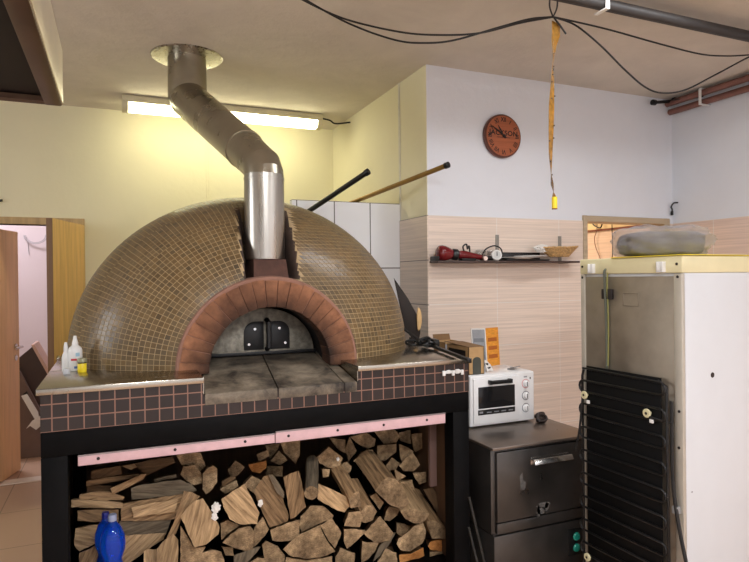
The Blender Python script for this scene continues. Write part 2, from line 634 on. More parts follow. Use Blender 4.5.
def wood_grain_mat(name, c_lo, c_hi, rough=.75):
    """split wood: fibres run along the first UV axis"""
    mt, nt, b = new_mat(name)
    uv = nt.nodes.new('ShaderNodeUVMap')
    uv.uv_map = 'uv'
    mp = nt.nodes.new('ShaderNodeMapping')
    mp.inputs['Scale'].default_value = (7, 70, 1)
    nt.links.new(uv.outputs['UV'], mp.inputs['Vector'])
    nz = N(nt, 'ShaderNodeTexNoise', Scale=1., Detail=6., Roughness=.65, Distortion=.3)
    nt.links.new(mp.outputs['Vector'], nz.inputs['Vector'])
    info = nt.nodes.new('ShaderNodeObjectInfo')
    col = ramp(nt, nz.outputs['Fac'], [(.28, lin(c_lo)), (.7, lin(c_hi))])
    hv = nt.nodes.new('ShaderNodeHueSaturation')
    mr = N(nt, 'ShaderNodeMapRange')
    mr.inputs['To Min'].default_value = .72
    mr.inputs['To Max'].default_value = 1.22
    nt.links.new(info.outputs['Random'], mr.inputs['Value'])
    nt.links.new(mr.outputs['Result'], hv.inputs['Value'])
    nt.links.new(col, hv.inputs['Color'])
    nt.links.new(hv.outputs['Color'], b.inputs['Base Color'])
    b.inputs['Roughness'].default_value = rough
    b.inputs['Specular IOR Level'].default_value = .25
    bump(nt, b, nz.outputs['Fac'], .7, .006)
    return mt


def end_grain_mat(name, c_lo, c_hi):
    """sawn log end: growth rings round a point off to one side, with grey stain"""
    mt, nt, b = new_mat(name)
    tc = nt.nodes.new('ShaderNodeTexCoord')
    info = nt.nodes.new('ShaderNodeObjectInfo')
    mp = nt.nodes.new('ShaderNodeMapping')
    mp.inputs['Location'].default_value = (.02, 0, .03)
    nt.links.new(tc.outputs['Object'], mp.inputs['Vector'])
    wv = N(nt, 'ShaderNodeTexWave', wave_type='RINGS', rings_direction='Y', Scale=38., Distortion=5., Detail=3.)
    wv.inputs['Detail Scale'].default_value = 2.
    nt.links.new(mp.outputs['Vector'], wv.inputs['Vector'])
    nz = N(nt, 'ShaderNodeTexNoise', Scale=48., Detail=10., Roughness=.78)
    nt.links.new(tc.outputs['Object'], nz.inputs['Vector'])
    big = N(nt, 'ShaderNodeTexNoise', Scale=13., Detail=3.)
    nt.links.new(mp.outputs['Vector'], big.inputs['Vector'])
    av = N(nt, 'ShaderNodeMath', operation='MULTIPLY_ADD')
    av.inputs[1].default_value = .45
    nt.links.new(big.outputs['Fac'], av.inputs[0])
    hf = N(nt, 'ShaderNodeMath', operation='MULTIPLY')
    hf.inputs[1].default_value = .62
    nt.links.new(nz.outputs['Fac'], hf.inputs[0])
    nt.links.new(hf.outputs[0], av.inputs[2])
    col = ramp(nt, av.outputs[0], [(.40, lin(c_lo)), (.56, lin(tuple((a_ + b_) * .52 for a_, b_ in zip(c_lo, c_hi)))), (.68, lin(c_hi))])
    mx = N(nt, 'ShaderNodeMixRGB', blend_type='MULTIPLY')
    mx.inputs['Fac'].default_value = .35
    rr = ramp(nt, wv.outputs['Fac'], [(0., (.55, .5, .45, 1)), (1., (1.1, 1.08, 1.05, 1))])
    nt.links.new(col, mx.inputs['Color1'])
    nt.links.new(rr, mx.inputs['Color2'])
    hv = nt.nodes.new('ShaderNodeHueSaturation')
    mr = N(nt, 'ShaderNodeMapRange')
    mr.inputs['To Min'].default_value = .75
    mr.inputs['To Max'].default_value = 1.2
    nt.links.new(info.outputs['Random'], mr.inputs['Value'])
    nt.links.new(mr.outputs['Result'], hv.inputs['Value'])
    nt.links.new(mx.outputs['Color'], hv.inputs['Color'])
    nt.links.new(hv.outputs['Color'], b.inputs['Base Color'])
    b.inputs['Roughness'].default_value = .85
    b.inputs['Specular IOR Level'].default_value = .2
    bump(nt, b, nz.outputs['Fac'], .9, .008)
    return mt


M['log_end'] = end_grain_mat('sawn log end', (98, 80, 60), (214, 182, 140))
M['log_end_orange'] = end_grain_mat('fresh orange log end', (150, 92, 46), (218, 156, 92))
M['log_split'] = wood_grain_mat('split wood fibres', (70, 50, 34), (190, 154, 112))
M['log_split_pale'] = wood_grain_mat('pale split wood fibres', (104, 80, 54), (214, 180, 136))
M['log_bark'] = wood_grain_mat('grey brown bark', (66, 56, 45), (136, 121, 99), .9)
M['log_dark'] = wood_grain_mat('dark weathered wood', (62, 46, 32), (128, 98, 68), .85)

# ------------------------------------------------------------------ room shell
XN, YB, YW, XR, ZC, ZT = 1.913, 5.453, 3.560, 4.164, 3.0, 1.997
YP = 3.976
struct('floor', MB().box((-3.1, -2.7, -.06), (4.3, 8.2, 0)), M['floor'])
struct('ceiling', MB().box((-3.1, -2.7, ZC), (4.3, 8.2, ZC + .06)), M['ceiling'])
DX0, DX1, DZ = -.880, -.262, 2.035
struct('wall_back', MB().box((-3.0, YB, 0), (DX0, YB + .12, ZC)).box((DX1, YB, 0), (XN, YB + .12, ZC)).box((DX0, YB, DZ), (DX1, YB + .12, ZC)), M['cream_paint'])
struct('wall_niche', MB().box((XN, YW + .12, 0), (XN + .11, YB + .12, ZC)), M['cream_paint'])
# the white wall with a serving opening near its end
WX0, WX1, WZ0, WZ1 = 3.255, 4.060, 1.21, 1.997
struct('wall_white', MB().box((XN, YW, 0), (WX0, YW + .12, ZC)).box((WX1, YW, 0), (XR, YW + .12, ZC)).box((WX0, YW, 0), (WX1, YW + .12, WZ0)).box((WX0, YW, WZ1), (WX1, YW + .12, ZC)), M['white_paint'])
# the narrow cream reveal where the niche meets the white wall
struct('trim_1', MB().box((XN - .004, YW + .001, ZT), (XN, YW + .12, ZC - .001)), M['cream_paint'])
struct('wall_right', MB().box((XR, -2.6, 0), (XR + .12, 8.1, ZC)), M['white_paint'])
struct('wall_left', MB().box((-3.06, -2.6, 0), (-3.0, YB, ZC)), M['white_paint'])
struct('wall_rear', MB().box((-3.0, -2.66, 0), (XR, -2.6, ZC)), M['white_paint'])
# tiled cladding
struct('trim_2', MB().box((XN, YW - .008, 0), (WX0, YW, ZT)).box((WX0, YW - .008, 0), (WX1, YW, WZ0)).box((WX1, YW - .008, 0), (XR - .008, YW, ZT)), M['beige_tile'], label='beige striped tile cladding of the white wall')
struct('trim_3', MB().box((XN - .009, YW - .008, 0), (XN, YP, ZT)), M['beige_tile_y'], label='beige striped tiles round the niche corner')
struct('trim_4', MB().box((XR - .008, -2.6, 0), (XR, 8., ZT)), M['right_tile'], label='pinkish beige tiles of the end wall')
struct('wall_partition', MB().box((1.10, YP, 0), (XN, YP + .06, 2.12)), M['white_tile'])
struct('trim_5', MB().box((XN - .006, YP - .012, ZT), (XN, YP + .012, ZC)), simple('white jointing strip', (214, 210, 196), .6))
struct('trim_6', MB().box((.735, YB - .006, 0), (.747, YB, ZC)).box((.757, YB - .004, 0), (.762, YB, ZC)), M['cream_paint'])
# serving-hatch frame
struct('window_1', MB().box((3.225, YW - .02, WZ0 - .04), (WX0 + .007, YW + .13, 2.036), .004).box((WX1 - .007, YW - .02, WZ0 - .04), (4.113, YW + .13, 2.036), .004)
       .box((WX0, YW - .019, WZ1 - .007), (WX1, YW + .129, 2.035), .004).box((WX0, YW - .019, WZ0 - .039), (WX1, YW + .129, WZ0 + .007), .004), wood_board('pale hatch frame wood', (188, 170, 142), .5, 'x'),
       label='wooden framed serving hatch above the fridge', cat='window')
# room behind the hatch
struct('wall_hatch_room', MB().box((XN + .11, 6.4, 0), (XR, 6.5, ZC)), M['warm_paint'])
struct('trim_7', MB().box((XR - .004, YW + .13, ZT + .02), (XR, 6.4, ZC)), M['warm_paint'])
struct('trim_8', MB().box((XR - .02, YW + .13, ZT), (XR - .006, 6.4, ZT + .018)), simple('dark red tile edge', (120, 66, 52), .5))
# corridor behind the door
struct('wall_corridor_end', MB().box((-3.0, 7.6, 0), (.6, 7.7, ZC)), M['pink_paint'])
struct('wall_corridor_side', MB().box((.5, YB + .12, 0), (.6, 7.6, ZC)), M['pink_paint'])
struct('wall_corridor_far', MB().box((-3.06, YB, 0), (-3.0, 7.7, ZC)), M['pink_paint'])

# doors
def door_leaf(name, hinge, free, z0, z1, t, face, edge, label, handle):
    hinge, free = Vector(hinge), Vector(free)
    d = (free - hinge)
    w = d.length
    d.normalize()
    n = Vector((-d.y, d.x, 0))
    mt = frame_at((hinge.x, hinge.y, 0), d, n)
    root = MB().box((0, -t / 2, z0), (w, t / 2, z1), .002, mtx=mt).box((w - .004, -t / 2 - .001, z0), (w + .002, t / 2 + .001, z1), mat=1, mtx=mt).build(name, [face, edge])
    tag(root, label, 'door', kind='structure')
    handle(root, mt, w, t)
    return root


def knob_handle(root, mt, w, t):
    mb = MB()
    for sgn in (1,):
        mb.tube([(w - .06, sgn * t / 2, 1.02), (w - .06, sgn * (t / 2 + .06), 1.02)], .011, 12, mtx=mt)
        mb.tube([(w - .06, sgn * (t / 2 + .055), 1.02), (w - .06, sgn * (t / 2 + .085), 1.02)], [.03, .03], 16, mtx=mt)
        mb.tube([(w - .06, sgn * t / 2, 1.02), (w - .06, sgn * (t / 2 + .008), 1.02)], .026, 16, mtx=mt)
    mb.build('knob', M['chrome'], root)


def lever_handle(root, mt, w, t):
    mb = MB()
    for sgn in (1, -1):
        mb.tube([(w - .06, sgn * t / 2, 1.045), (w - .06, sgn * (t / 2 + .05), 1.045), (w - .06, sgn * (t / 2 + .055), 1.045), (w - .17, sgn * (t / 2 + .055), 1.045)], .009, 10, mtx=mt)
        mb.tube([(w - .06, sgn * t / 2, 1.045), (w - .06, sgn * (t / 2 + .008), 1.045)], .026, 16, mtx=mt)
        mb.tube([(w - .06, sgn * t / 2, .955), (w - .06, sgn * (t / 2 + .006), .955)], .024, 16, mtx=mt)
    mb.build('lever_handle', M['chrome'], root)


hinge = at_y(82, 225, YB - .02)
free = hinge + Vector((-.185, -.56, 0))
door_leaf('door_2', (hinge.x, hinge.y, 0), (free.x, free.y, 0), .01, 2.035, .04, M['oak'], M['oak_edge'], 'honey oak door standing open into the kitchen beside the tiled dome', knob_handle)
door_leaf('door_1', (-.868, YB + .05, 0), (-.775, 5.82, 0), .012, 2.0, .04, M['beech'], M['beech'], 'orange beech door leaf swung into the corridor', lever_handle)
struct('trim_9', MB().box((DX0 - .06, YB - .012, 0), (DX0, YB + .13, DZ + .055), .003).box((DX1, YB - .012, 0), (DX1 + .03, YB + .13, DZ + .055), .003).box((DX0, YB - .012, DZ), (DX1, YB + .13, DZ + .055), .003), M['frame_wood'], label='wooden frame round the corridor doorway')
struct('baseboard_back', MB().box((-3.0, YB - .012, 0), (DX0 - .06, YB, .07)).box((DX1 + .03, YB - .012, 0), (XN - .01, YB, .07)), M['white_plastic'])
struct('trim_10', MB().box((DX0, YB, 0), (DX1, YB + .12, .006)), simple('pale threshold strip', (236, 222, 208), .4))

# ------------------------------------------------------------------ lights
def area(name, loc, size, size_y, power, rgb, rot=(0, 0, 0)):
    l = bpy.data.lights.new(name, 'AREA')
    l.shape = 'RECTANGLE'
    l.size, l.size_y, l.energy, l.color = size, size_y, power, rgb
    o = bpy.data.objects.new(name, l)
    o.location = loc
    o.rotation_euler = rot
    COL.objects.link(o)
    return o


area('ceiling_tube_light', (2.2, 2.0, 2.96), 1.3, .16, 22, (.95, .97, 1.))
area('ceiling_tube_light', (.3, -.9, 2.94), 1.5, .25, 150, (.95, .97, 1.))
area('ceiling_tube_light', (3.2, -1.3, 2.94), 1.5, .25, 56, (.92, .96, 1.))
area('hatch_room_light', (3.0, 5.1, 2.9), .9, .5, 46, (1., .80, .60))
area('corridor_light', (-1.3, 6.7, 2.9), .8, .5, 32, (.97, .93, 1.))
w = bpy.data.worlds.new('room air')
scene.world = w
w.use_nodes = True
w.node_tree.nodes['Background'].inputs[0].default_value = (.8, .8, .85, 1)
w.node_tree.nodes['Background'].inputs[1].default_value = .05
area('side_window_light', (-2.9, 2.9, 2.0), 1.1, .8, 26, (.96, .98, 1.), (0, math.radians(-90), 0))
scene.view_settings.view_transform = 'Standard'
scene.view_settings.exposure = 0.

# ================================================================== pizza oven
XL, XO, YO = -.261, 1.5576, 2.5
ZB, ZK = 1.029, 1.191            # underside of the tile band, worktop height
YBK = 3.93                       # back of the stand
oven = thing('pizza_oven', (.648, 3.2, 0), 'domed pizza oven clad in olive brown mosaic on a black steel stand', 'oven')
LW = .088
for (x0, y0) in ((XL, YO), (XO - LW, YO), (XL, YBK - LW), (XO - LW, YBK - LW)):
    MB().box((x0, y0, 0), (x0 + LW, y0 + LW, .936), .004).build('leg', M['black_steel'], oven)
MB().box((XL, YO, .936), (XO, YO + LW, ZB), .003).box((XL, YBK - LW, .936), (XO, YBK, ZB)).box((XL, YO + LW, .936), (XL + LW, YBK - LW, ZB)).box((XO - LW, YO + LW, .936), (XO, YBK - LW, ZB)).build('top_frame', M['black_steel'], oven)
SHELF_Z = .15
MB().box((XL + .01, YO + .06, SHELF_Z - .03), (XO - .01, YBK - .02, SHELF_Z)).build('bottom_shelf', M['black_steel'], oven)
MB().box((XL + .005, YO + LW, SHELF_Z), (XL + .02, YBK - LW, .936)).box((XL + .01, YBK - .03, SHELF_Z), (XO - .01, YBK - .01, .936)).box((XO - .02, YO + LW, SHELF_Z), (XO - .005, YBK - LW, .936)).build('lining_panel', M['inner_board'], oven)
MB().box((XL + .01, YO + .09, ZB - .02), (XO - .01, YBK - .02, ZB - .005)).build('soffit_panel', M['black_steel'], oven)
# primer pink rails under the beam
xa, xb, xc = -.139, .606, 1.425
for (a, b2, z0, z1) in ((xa, xb - .002, .893, .934), (xb + .002, xc, .891, .941)):
    mb = MB().box((a, YO - .004, z0), (b2, YO + .012, z1), .0015).box((a, YO - .006, z1 - .006), (b2, YO + .03, z1), mat=1)
    rl = mb.build('pink_rail', [M['pink_rail'], M['rail_lip']], oven)
    rl['label'] = 'pink primed rail'
    n = 3 if a < .3 else 4
    for i in range(n):
        xx = a + (b2 - a) * ((i + .25) / (n - .3))
        MB().disc((xx, YO - .004, (z0 + z1) / 2), (0, -1, 0), .006, .002, 10).build('screw', M['ink'], rl)
# tile band, cut lower in front of the mouth
XM0, XM1 = .315, .985
ZS = 1.122
mb = MB()
mb.box((XL, YO, ZB), (XM0, 2.56, ZK - .024)).box((XM1, YO, ZB), (XO, 2.56, ZK - .024)).box((XM0, YO, ZB), (XM1, 2.56, ZS - .006))
mb.box((XL, 2.56, ZB), (XL + .05, YBK, ZK - .024)).box((XO - .05, 2.56, ZB), (XO, YBK, ZK - .024))
mb.build('tile_band', M['band_tile'], oven, smooth=False)
MB().box((XL + .05, 2.56, ZB), (XM0, YBK, ZK - .026)).box((XM1, 2.56, ZB), (XO - .05, YBK, ZK - .026)).box((XM0, 2.56, ZB), (XM1, YBK, ZS - .008)).build('base_slab', M['soot'], oven)
# steel worktops either side
for s in (0, 1):
    mb = MB()
    if s == 0:
        mb.box((XL - .012, YO - .012, ZK - .024), (XM0 + .004, YBK, ZK), .003)
        mb.box((XM0 + .001, YO, ZS), (XM0 + .004, 2.74, ZK - .02))
    else:
        mb.box((XM1 - .004, YO - .012, ZK - .024), (XO + .012, YBK, ZK), .003)
        mb.box((XM1 - .004, YO, ZS), (XM1 - .001, 2.74, ZK - .02))
    mb.build('steel_worktop', M['steel_top'], oven)
# sloping stone slabs of the mouth
def slab_pt(x, y):
    t = (y - YO) / (2.99 - YO)
    return Vector((x, y, ZS + t * (1.212 - ZS)))


for (a, b2, a2, b3) in ((.322, .618, .372, .66), (.624, .915, .664, .925), (.920, .978, .930, .975)):
    y0, y1 = YO - .004, 2.99
    top = [slab_pt(a, y0), slab_pt(b2, y0), slab_pt(b3, y1), slab_pt(a2, y1)]
    MB().prism([p - Vector((0, 0, .045)) for p in top], (0, 0, .045), bev=.003).build('stone_slab', M['stone'], oven)

# --- dome surface
DCX, DR, ZSC = .660, .886, .935
BEZ = ((.412, 2.735), (.66, 2.80), (.886, 2.98), (.886, 3.30))


def bez(t):
    u = 1 - t
    c = (u ** 3, 3 * u * u * t, 3 * u * t * t, t ** 3)
    return sum(c[i] * BEZ[i][0] for i in range(4)), sum(c[i] * BEZ[i][1] for i in range(4))


PROF = [bez(i / 60) for i in range(61)] + [(DR * math.cos(a), 3.30 + .62 * math.sin(a)) for a in [PI / 2 * i / 40 for i in range(1, 40)]]
SS = [0.]
for a, b2 in zip(PROF, PROF[1:]):
    SS.append(SS[-1] + math.hypot(b2[0] - a[0], b2[1] - a[1]))
S_SIL = SS[60]


def prof_at(s):
    s = max(0, min(s, SS[-1]))
    lo, hi = 0, len(SS) - 1
    while hi - lo > 1:
        md = (lo + hi) // 2
        if SS[md] <= s:
            lo = md
        else:
            hi = md
    t = (s - SS[lo]) / (SS[hi] - SS[lo])
    return PROF[lo][0] + t * (PROF[hi][0] - PROF[lo][0]), PROF[lo][1] + t * (PROF[hi][1] - PROF[lo][1])


def sst(a, b2, x):
    t = max(0, min(1, (x - a) / (b2 - a)))
    return t * t * (3 - 2 * t)


def groove(x, y, z):
    return max(0, 3.0 - y) * math.exp(-((x - .659) / .107) ** 12) * sst(1.545, 1.60, z)


def dome_pt(phi, s):
    r, y = prof_at(s)
    x, z = DCX + r * math.cos(phi), ZK + ZSC * r * math.sin(phi)
    return Vector((x, y + groove(x, y, z), z))


def rowcol_pt(theta, d):
    """right-hand lobe: height ring theta, distance d in from the silhouette"""
    zz = DR * math.sin(theta)
    pts = []
    for i in range(60, -1, -1):
        r, y = bez(i / 60)
        if r * r < zz * zz - 1e-9:
            break
        pts.append((math.sqrt(max(0, r * r - zz * zz)), y))
    acc = 0
    for a, b2 in zip(pts, pts[1:]):
        l = math.hypot(b2[0] - a[0], b2[1] - a[1])
        if acc + l >= d:
            t = (d - acc) / max(l, 1e-9)
            x, y = DCX + a[0] + t * (b2[0] - a[0]), a[1] + t * (b2[1] - a[1])
            z = ZK + ZSC * zz
            return Vector((x, y + groove(x, y, z), z))
        acc += l
    if not pts:
        return None
    x, y = DCX + pts[-1][0], pts[-1][1]
    z = ZK + ZSC * zz
    return Vector((x, y + groove(x, y, z), z))


mb = MB()
g = []
for i in range(145):
    phi = PI * i / 144
    g.append([dome_pt(phi, SS[-1] * j / 90) for j in range(91)])
mb.sheet(g)
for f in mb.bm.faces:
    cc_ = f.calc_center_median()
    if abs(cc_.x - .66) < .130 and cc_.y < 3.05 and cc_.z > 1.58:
        f.material_index = 1  # shade in the groove beside the flue, put into the mortar colour
dome = mb.build('dome', [M['dome_grout'], simple('shade darkened mortar', (64, 50, 42), .9, vary=.3, scale=20, bmp=.3)], oven, angle=80)

verts, faces, tints = [], [], []
T = .0248
BASE = lin((106, 86, 56))


def add_tile(c):
    if any(p is None for p in c):
        return
    cen = sum(c, Vector()) / 4
    nrm = (c[2] - c[0]).cross(c[3] - c[1])
    if nrm.length < 1e-9:
        return
    nrm.normalize()
    if nrm.dot(cen - Vector((DCX, 3.25, ZK))) < 0:
        nrm = -nrm
        c = c[::-1]
    if (c[0] - c[1]).length > .1 or (c[1] - c[2]).length > .1:
        return
    if abs(cen.x - .66) < .16 and cen.z > 1.57 and cen.y < 3.04 and max((c[i] - c[(i + 1) % 4]).length for i in range(4)) > .034:
        return
    b0 = len(verts)
    gap = .10
    for p in c:
        verts.append(p.lerp(cen, gap) + nrm * .0002)
    for p in c:
        verts.append(p.lerp(cen, gap + .05) + nrm * (.0011 + R.uniform(-.0004, .0004)))
    k = R.uniform(.82, 1.16)
    if R.random() < .06:
        k *= .7
    w_ = R.uniform(-.06, .06)
    col = (BASE[0] * k * (1 + w_), BASE[1] * k, BASE[2] * k * (1 - w_ * 2), 1)
    faces.append([b0 + 4, b0 + 5, b0 + 6, b0 + 7])
    for i in range(4):
        j = (i + 1) % 4
        faces.append([b0 + i, b0 + j, b0 + 4 + j, b0 + 4 + i])
    tints.extend([col] * 5)


# left lobe and the back: rings round the mouth, in sheets of seven rows
nr = int((SS[-1] - .25) / T)
jump = 0.
for i in range(nr):
    s0 = .012 + i * T
    rr = prof_at(.012 + (i // 7 * 7 + 3.5) * T)[0]
    full = s0 > S_SIL - T * .2
    cnt = max(6, round(rr * PI / 2 / T))
    for k in range(cnt * (2 if full else 1)):
        a0, a1 = PI - k * PI / 2 / cnt, PI - (k + 1) * PI / 2 / cnt
        add_tile([dome_pt(a0, s0), dome_pt(a0, s0 + T), dome_pt(a1, s0 + T), dome_pt(a1, s0)])
# right lobe: level rows
nt_ = int((PI / 2) / (T / .85))
for i in range(nt_):
    t0, t1 = i * PI / 2 / nt_, (i + 1) * PI / 2 / nt_
    for k in range(60):
        c = [rowcol_pt(t0, k * T), rowcol_pt(t0, (k + 1) * T), rowcol_pt(t1, (k + 1) * T), rowcol_pt(t1, k * T)]
        if c[0] is None or c[3] is None or ((c[0] - c[1]).length < .006 and (c[3] - c[2]).length < .006):
            break
        add_tile(c)
me = bpy.data.meshes.new('mosaic')
me.from_pydata([tuple(v) for v in verts], [], faces)
ca = me.color_attributes.new('tint', 'FLOAT_COLOR', 'CORNER')
li = 0
flat = []
for f, c in zip(me.polygons, tints):
    flat.extend(list(c) * f.loop_total)
ca.data.foreach_set('color', flat)
me.materials.append(M['dome_tile'])
me.transform(world(oven).inverted())
o = bpy.data.objects.new('mosaic', me)
COL.objects.link(o)
o.parent = dome
o.matrix_parent_inverse = Matrix.Identity(4)

# --- brick arch of the mouth
AX, AZ, ARI, ARO, AY0, AY1 = .650, 1.180, .279, .405, 2.715, 2.84


def arc_pt(r, a, y):
    return Vector((AX + r * math.cos(a), y, AZ + r * ZSC_A * math.sin(a)))


ZSC_A = .985
mb = MB()
NB = 21
for i in range(NB):
    a0 = -.035 + (PI + .07) * i / NB + .004
    a1 = -.035 + (PI + .07) * (i + 1) / NB - .004
    jit = R.uniform(-.004, .004)
    pts = [arc_pt(ARI + jit * .3, a0, AY0 + jit), arc_pt(ARO + jit, a0, AY0 + jit), arc_pt(ARO + jit, (a0 + a1) / 2, AY0 + jit), arc_pt(ARO + jit, a1, AY0 + jit), arc_pt(ARI + jit * .3, a1, AY0 + jit), arc_pt(ARI + jit * .3, (a0 + a1) / 2, AY0 + jit)]
    mb.prism(pts, (0, AY1 - AY0, 0), bev=.0018)
mb.build('brick_arch', M['brick'], oven)
mb = MB()
g0, n = [], 48
for i in range(n + 1):
    a = -.035 + (PI + .07) * i / n
    row = [arc_pt(ARI + .004, a, AY1), arc_pt(ARI + .004, a, AY0 + .006), arc_pt(ARO + .003, a, AY0 + .006), arc_pt(ARO + .012, a, AY0 + .008), arc_pt(ARO + .018, a, AY0 + .03), arc_pt(ARO + .018, a, AY1)]
    g0.append(row)
mb.sheet(g0)
mb.build('mortar_ring', M['mortar'], oven, angle=30)
mb = MB()
g0 = []
for i in range(n + 1):
    a = -.06 + (PI + .12) * i / n
    g0.append([arc_pt(ARI + .006, a, AY0 + .02), arc_pt(ARI + .004, a, 2.85), arc_pt(ARI + .02, a, 3.06)])
mb.sheet(g0)
mb.prism([arc_pt(ARI + .06, -.06 + (PI + .12) * i / n, 3.06) for i in range(n + 1)], (0, .03, 0))
mb.build('oven_mouth', M['soot'], oven)
# flue collar between arch and pipe
px, py = .657, 2.87
mb = MB()
mb.raw([(px - .078, py - .115, 1.565), (px + .088, py - .115, 1.565), (px + .088, py + .12, 1.565), (px - .078, py + .12, 1.565),
        (px - .072, py - .085, 1.6745), (px + .080, py - .085, 1.6745), (px + .080, py + .085, 1.6745), (px - .072, py + .085, 1.6745)],
       [(0, 1, 2, 3), (4, 5, 6, 7), (0, 1, 5, 4), (1, 2, 6, 5), (2, 3, 7, 6), (3, 0, 4, 7)])
bmesh.ops.recalc_face_normals(mb.bm, faces=mb.bm.faces[:])
mb.build('flue_collar', M['collar'], oven, smooth=False)

# --- oven mouth door: stands loose in the mouth
YD = 2.95
odoor = thing('arched_oven_closure', (.672, YD, 1.215), 'grey speckled steel arched door standing in the oven mouth', 'oven door')
dc, dr = .668, .253
mb = MB()
pts = [Vector((dc + dr * math.cos(PI * i / 32), YD, 1.216 + .222 * math.sin(PI * i / 32))) for i in range(33)]
mb.prism(pts, (0, .012, 0), bev=.002)
mb.build('door_panel', M['door_steel'], odoor)
MB().box((dc - dr - .01, YD - .012, 1.2115), (dc + dr + .01, YD + .004, 1.226), .002).build('bottom_rail', M['black_iron'], odoor)
for s in (-1, 1):
    cx0 = dc + .012 + s * .016
    w_, hh = .098, .138
    pl = []
    for i in range(13):
        a = PI / 2 * i / 12
        pl.append(Vector((cx0 + s * (w_ - .05 + .05 * math.sin(a)) if False else cx0 + s * (w_ - .055 + .055 * math.cos(a)), YD - .001, 1.236 + hh - .055 + .055 * math.sin(a))))
    pl += [Vector((cx0, YD - .001, 1.236 + hh)), Vector((cx0, YD - .001, 1.236)), Vector((cx0 + s * w_, YD - .001, 1.236))]
    hp = MB().prism(pl, (0, -.006, 0), bev=.0015).build('handle_plate', M['black_iron'], odoor)
    for (bx, bz) in ((.045, .102), (.074, .028)):
        MB().disc((cx0 + s * bx, YD - .007, 1.236 + bz), (0, -1, 0), .0065, .004, 12).build('bolt', M['bolt'], hp)
MB().tube([(dc + .012, YD - .004, 1.24), (dc + .012, YD - .045, 1.25), (dc + .012, YD - .045, 1.37), (dc + .012, YD - .004, 1.38)], .013, 10).build('handle', M['black_iron'], odoor)

# --- flue pipe to the ceiling
flue = thing('flue_pipe', (px, py, 1.675), 'bent steel flue pipe rising from the oven collar to the ceiling', 'flue pipe')
r0, r1 = .0945, .117
b0 = Vector((px, py, 2.085))
top = at_z(187, 57, 3.0)
b1 = Vector((top.x, top.y, 2.735))
MB().tube([(px, py, 1.676), (px, py, 1.69), (px, py, 2.08)], [r0 * .985, r0, r0], 40).tube([(px, py, 2.055), (px, py, 2.066)], r0 + .002, 40).build('lower_pipe', M['flue'], flue)
d = (b1 - b0).normalized()
e0 = b0 + d * .13
mid = []
for i in range(3):
    t = i / 2
    p = b0 * (1 - t) ** 2 + (b0 + Vector((0, 0, .045))) * 2 * t * (1 - t) + (b0 + Vector((0, 0, .03)) + d * .11) * t * t
    mid.append(p)
MB().tube([b0 - Vector((0, 0, .01))] + mid + [b0 + Vector((0, 0, .03)) + d * .30], [r0 - .001] * 4 + [r0 + .006], 40).build('elbow', M['flue_dark'], flue, angle=20)
st = b0 + Vector((0, 0, .03)) + d * .26
MB().tube([st, st + (b1 - st) * .5, b1 - d * .02, b1 + Vector((0, 0, .05))], [r0 + .005, .108, r1, r1 + .001], 40).tube([st, st + d * .012], r0 + .009, 40).build('sloping_pipe', M['flue_dark'], flue, angle=28)
MB().tube([b1 + Vector((0, 0, -.02)), b1 + Vector((0, 0, .12)), (top.x, top.y, 2.998)], [r1 + .003, r1 + .002, r1], 40).build('upper_pipe', M['flue_dark'], flue)
MB().lathe([(r1, 2.985), (.135, 2.985), (.215, 2.992), (.222, 2.999), (r1, 2.999)], (top.x, top.y, 0), 48).build('ceiling_flange', M['flue'], flue)

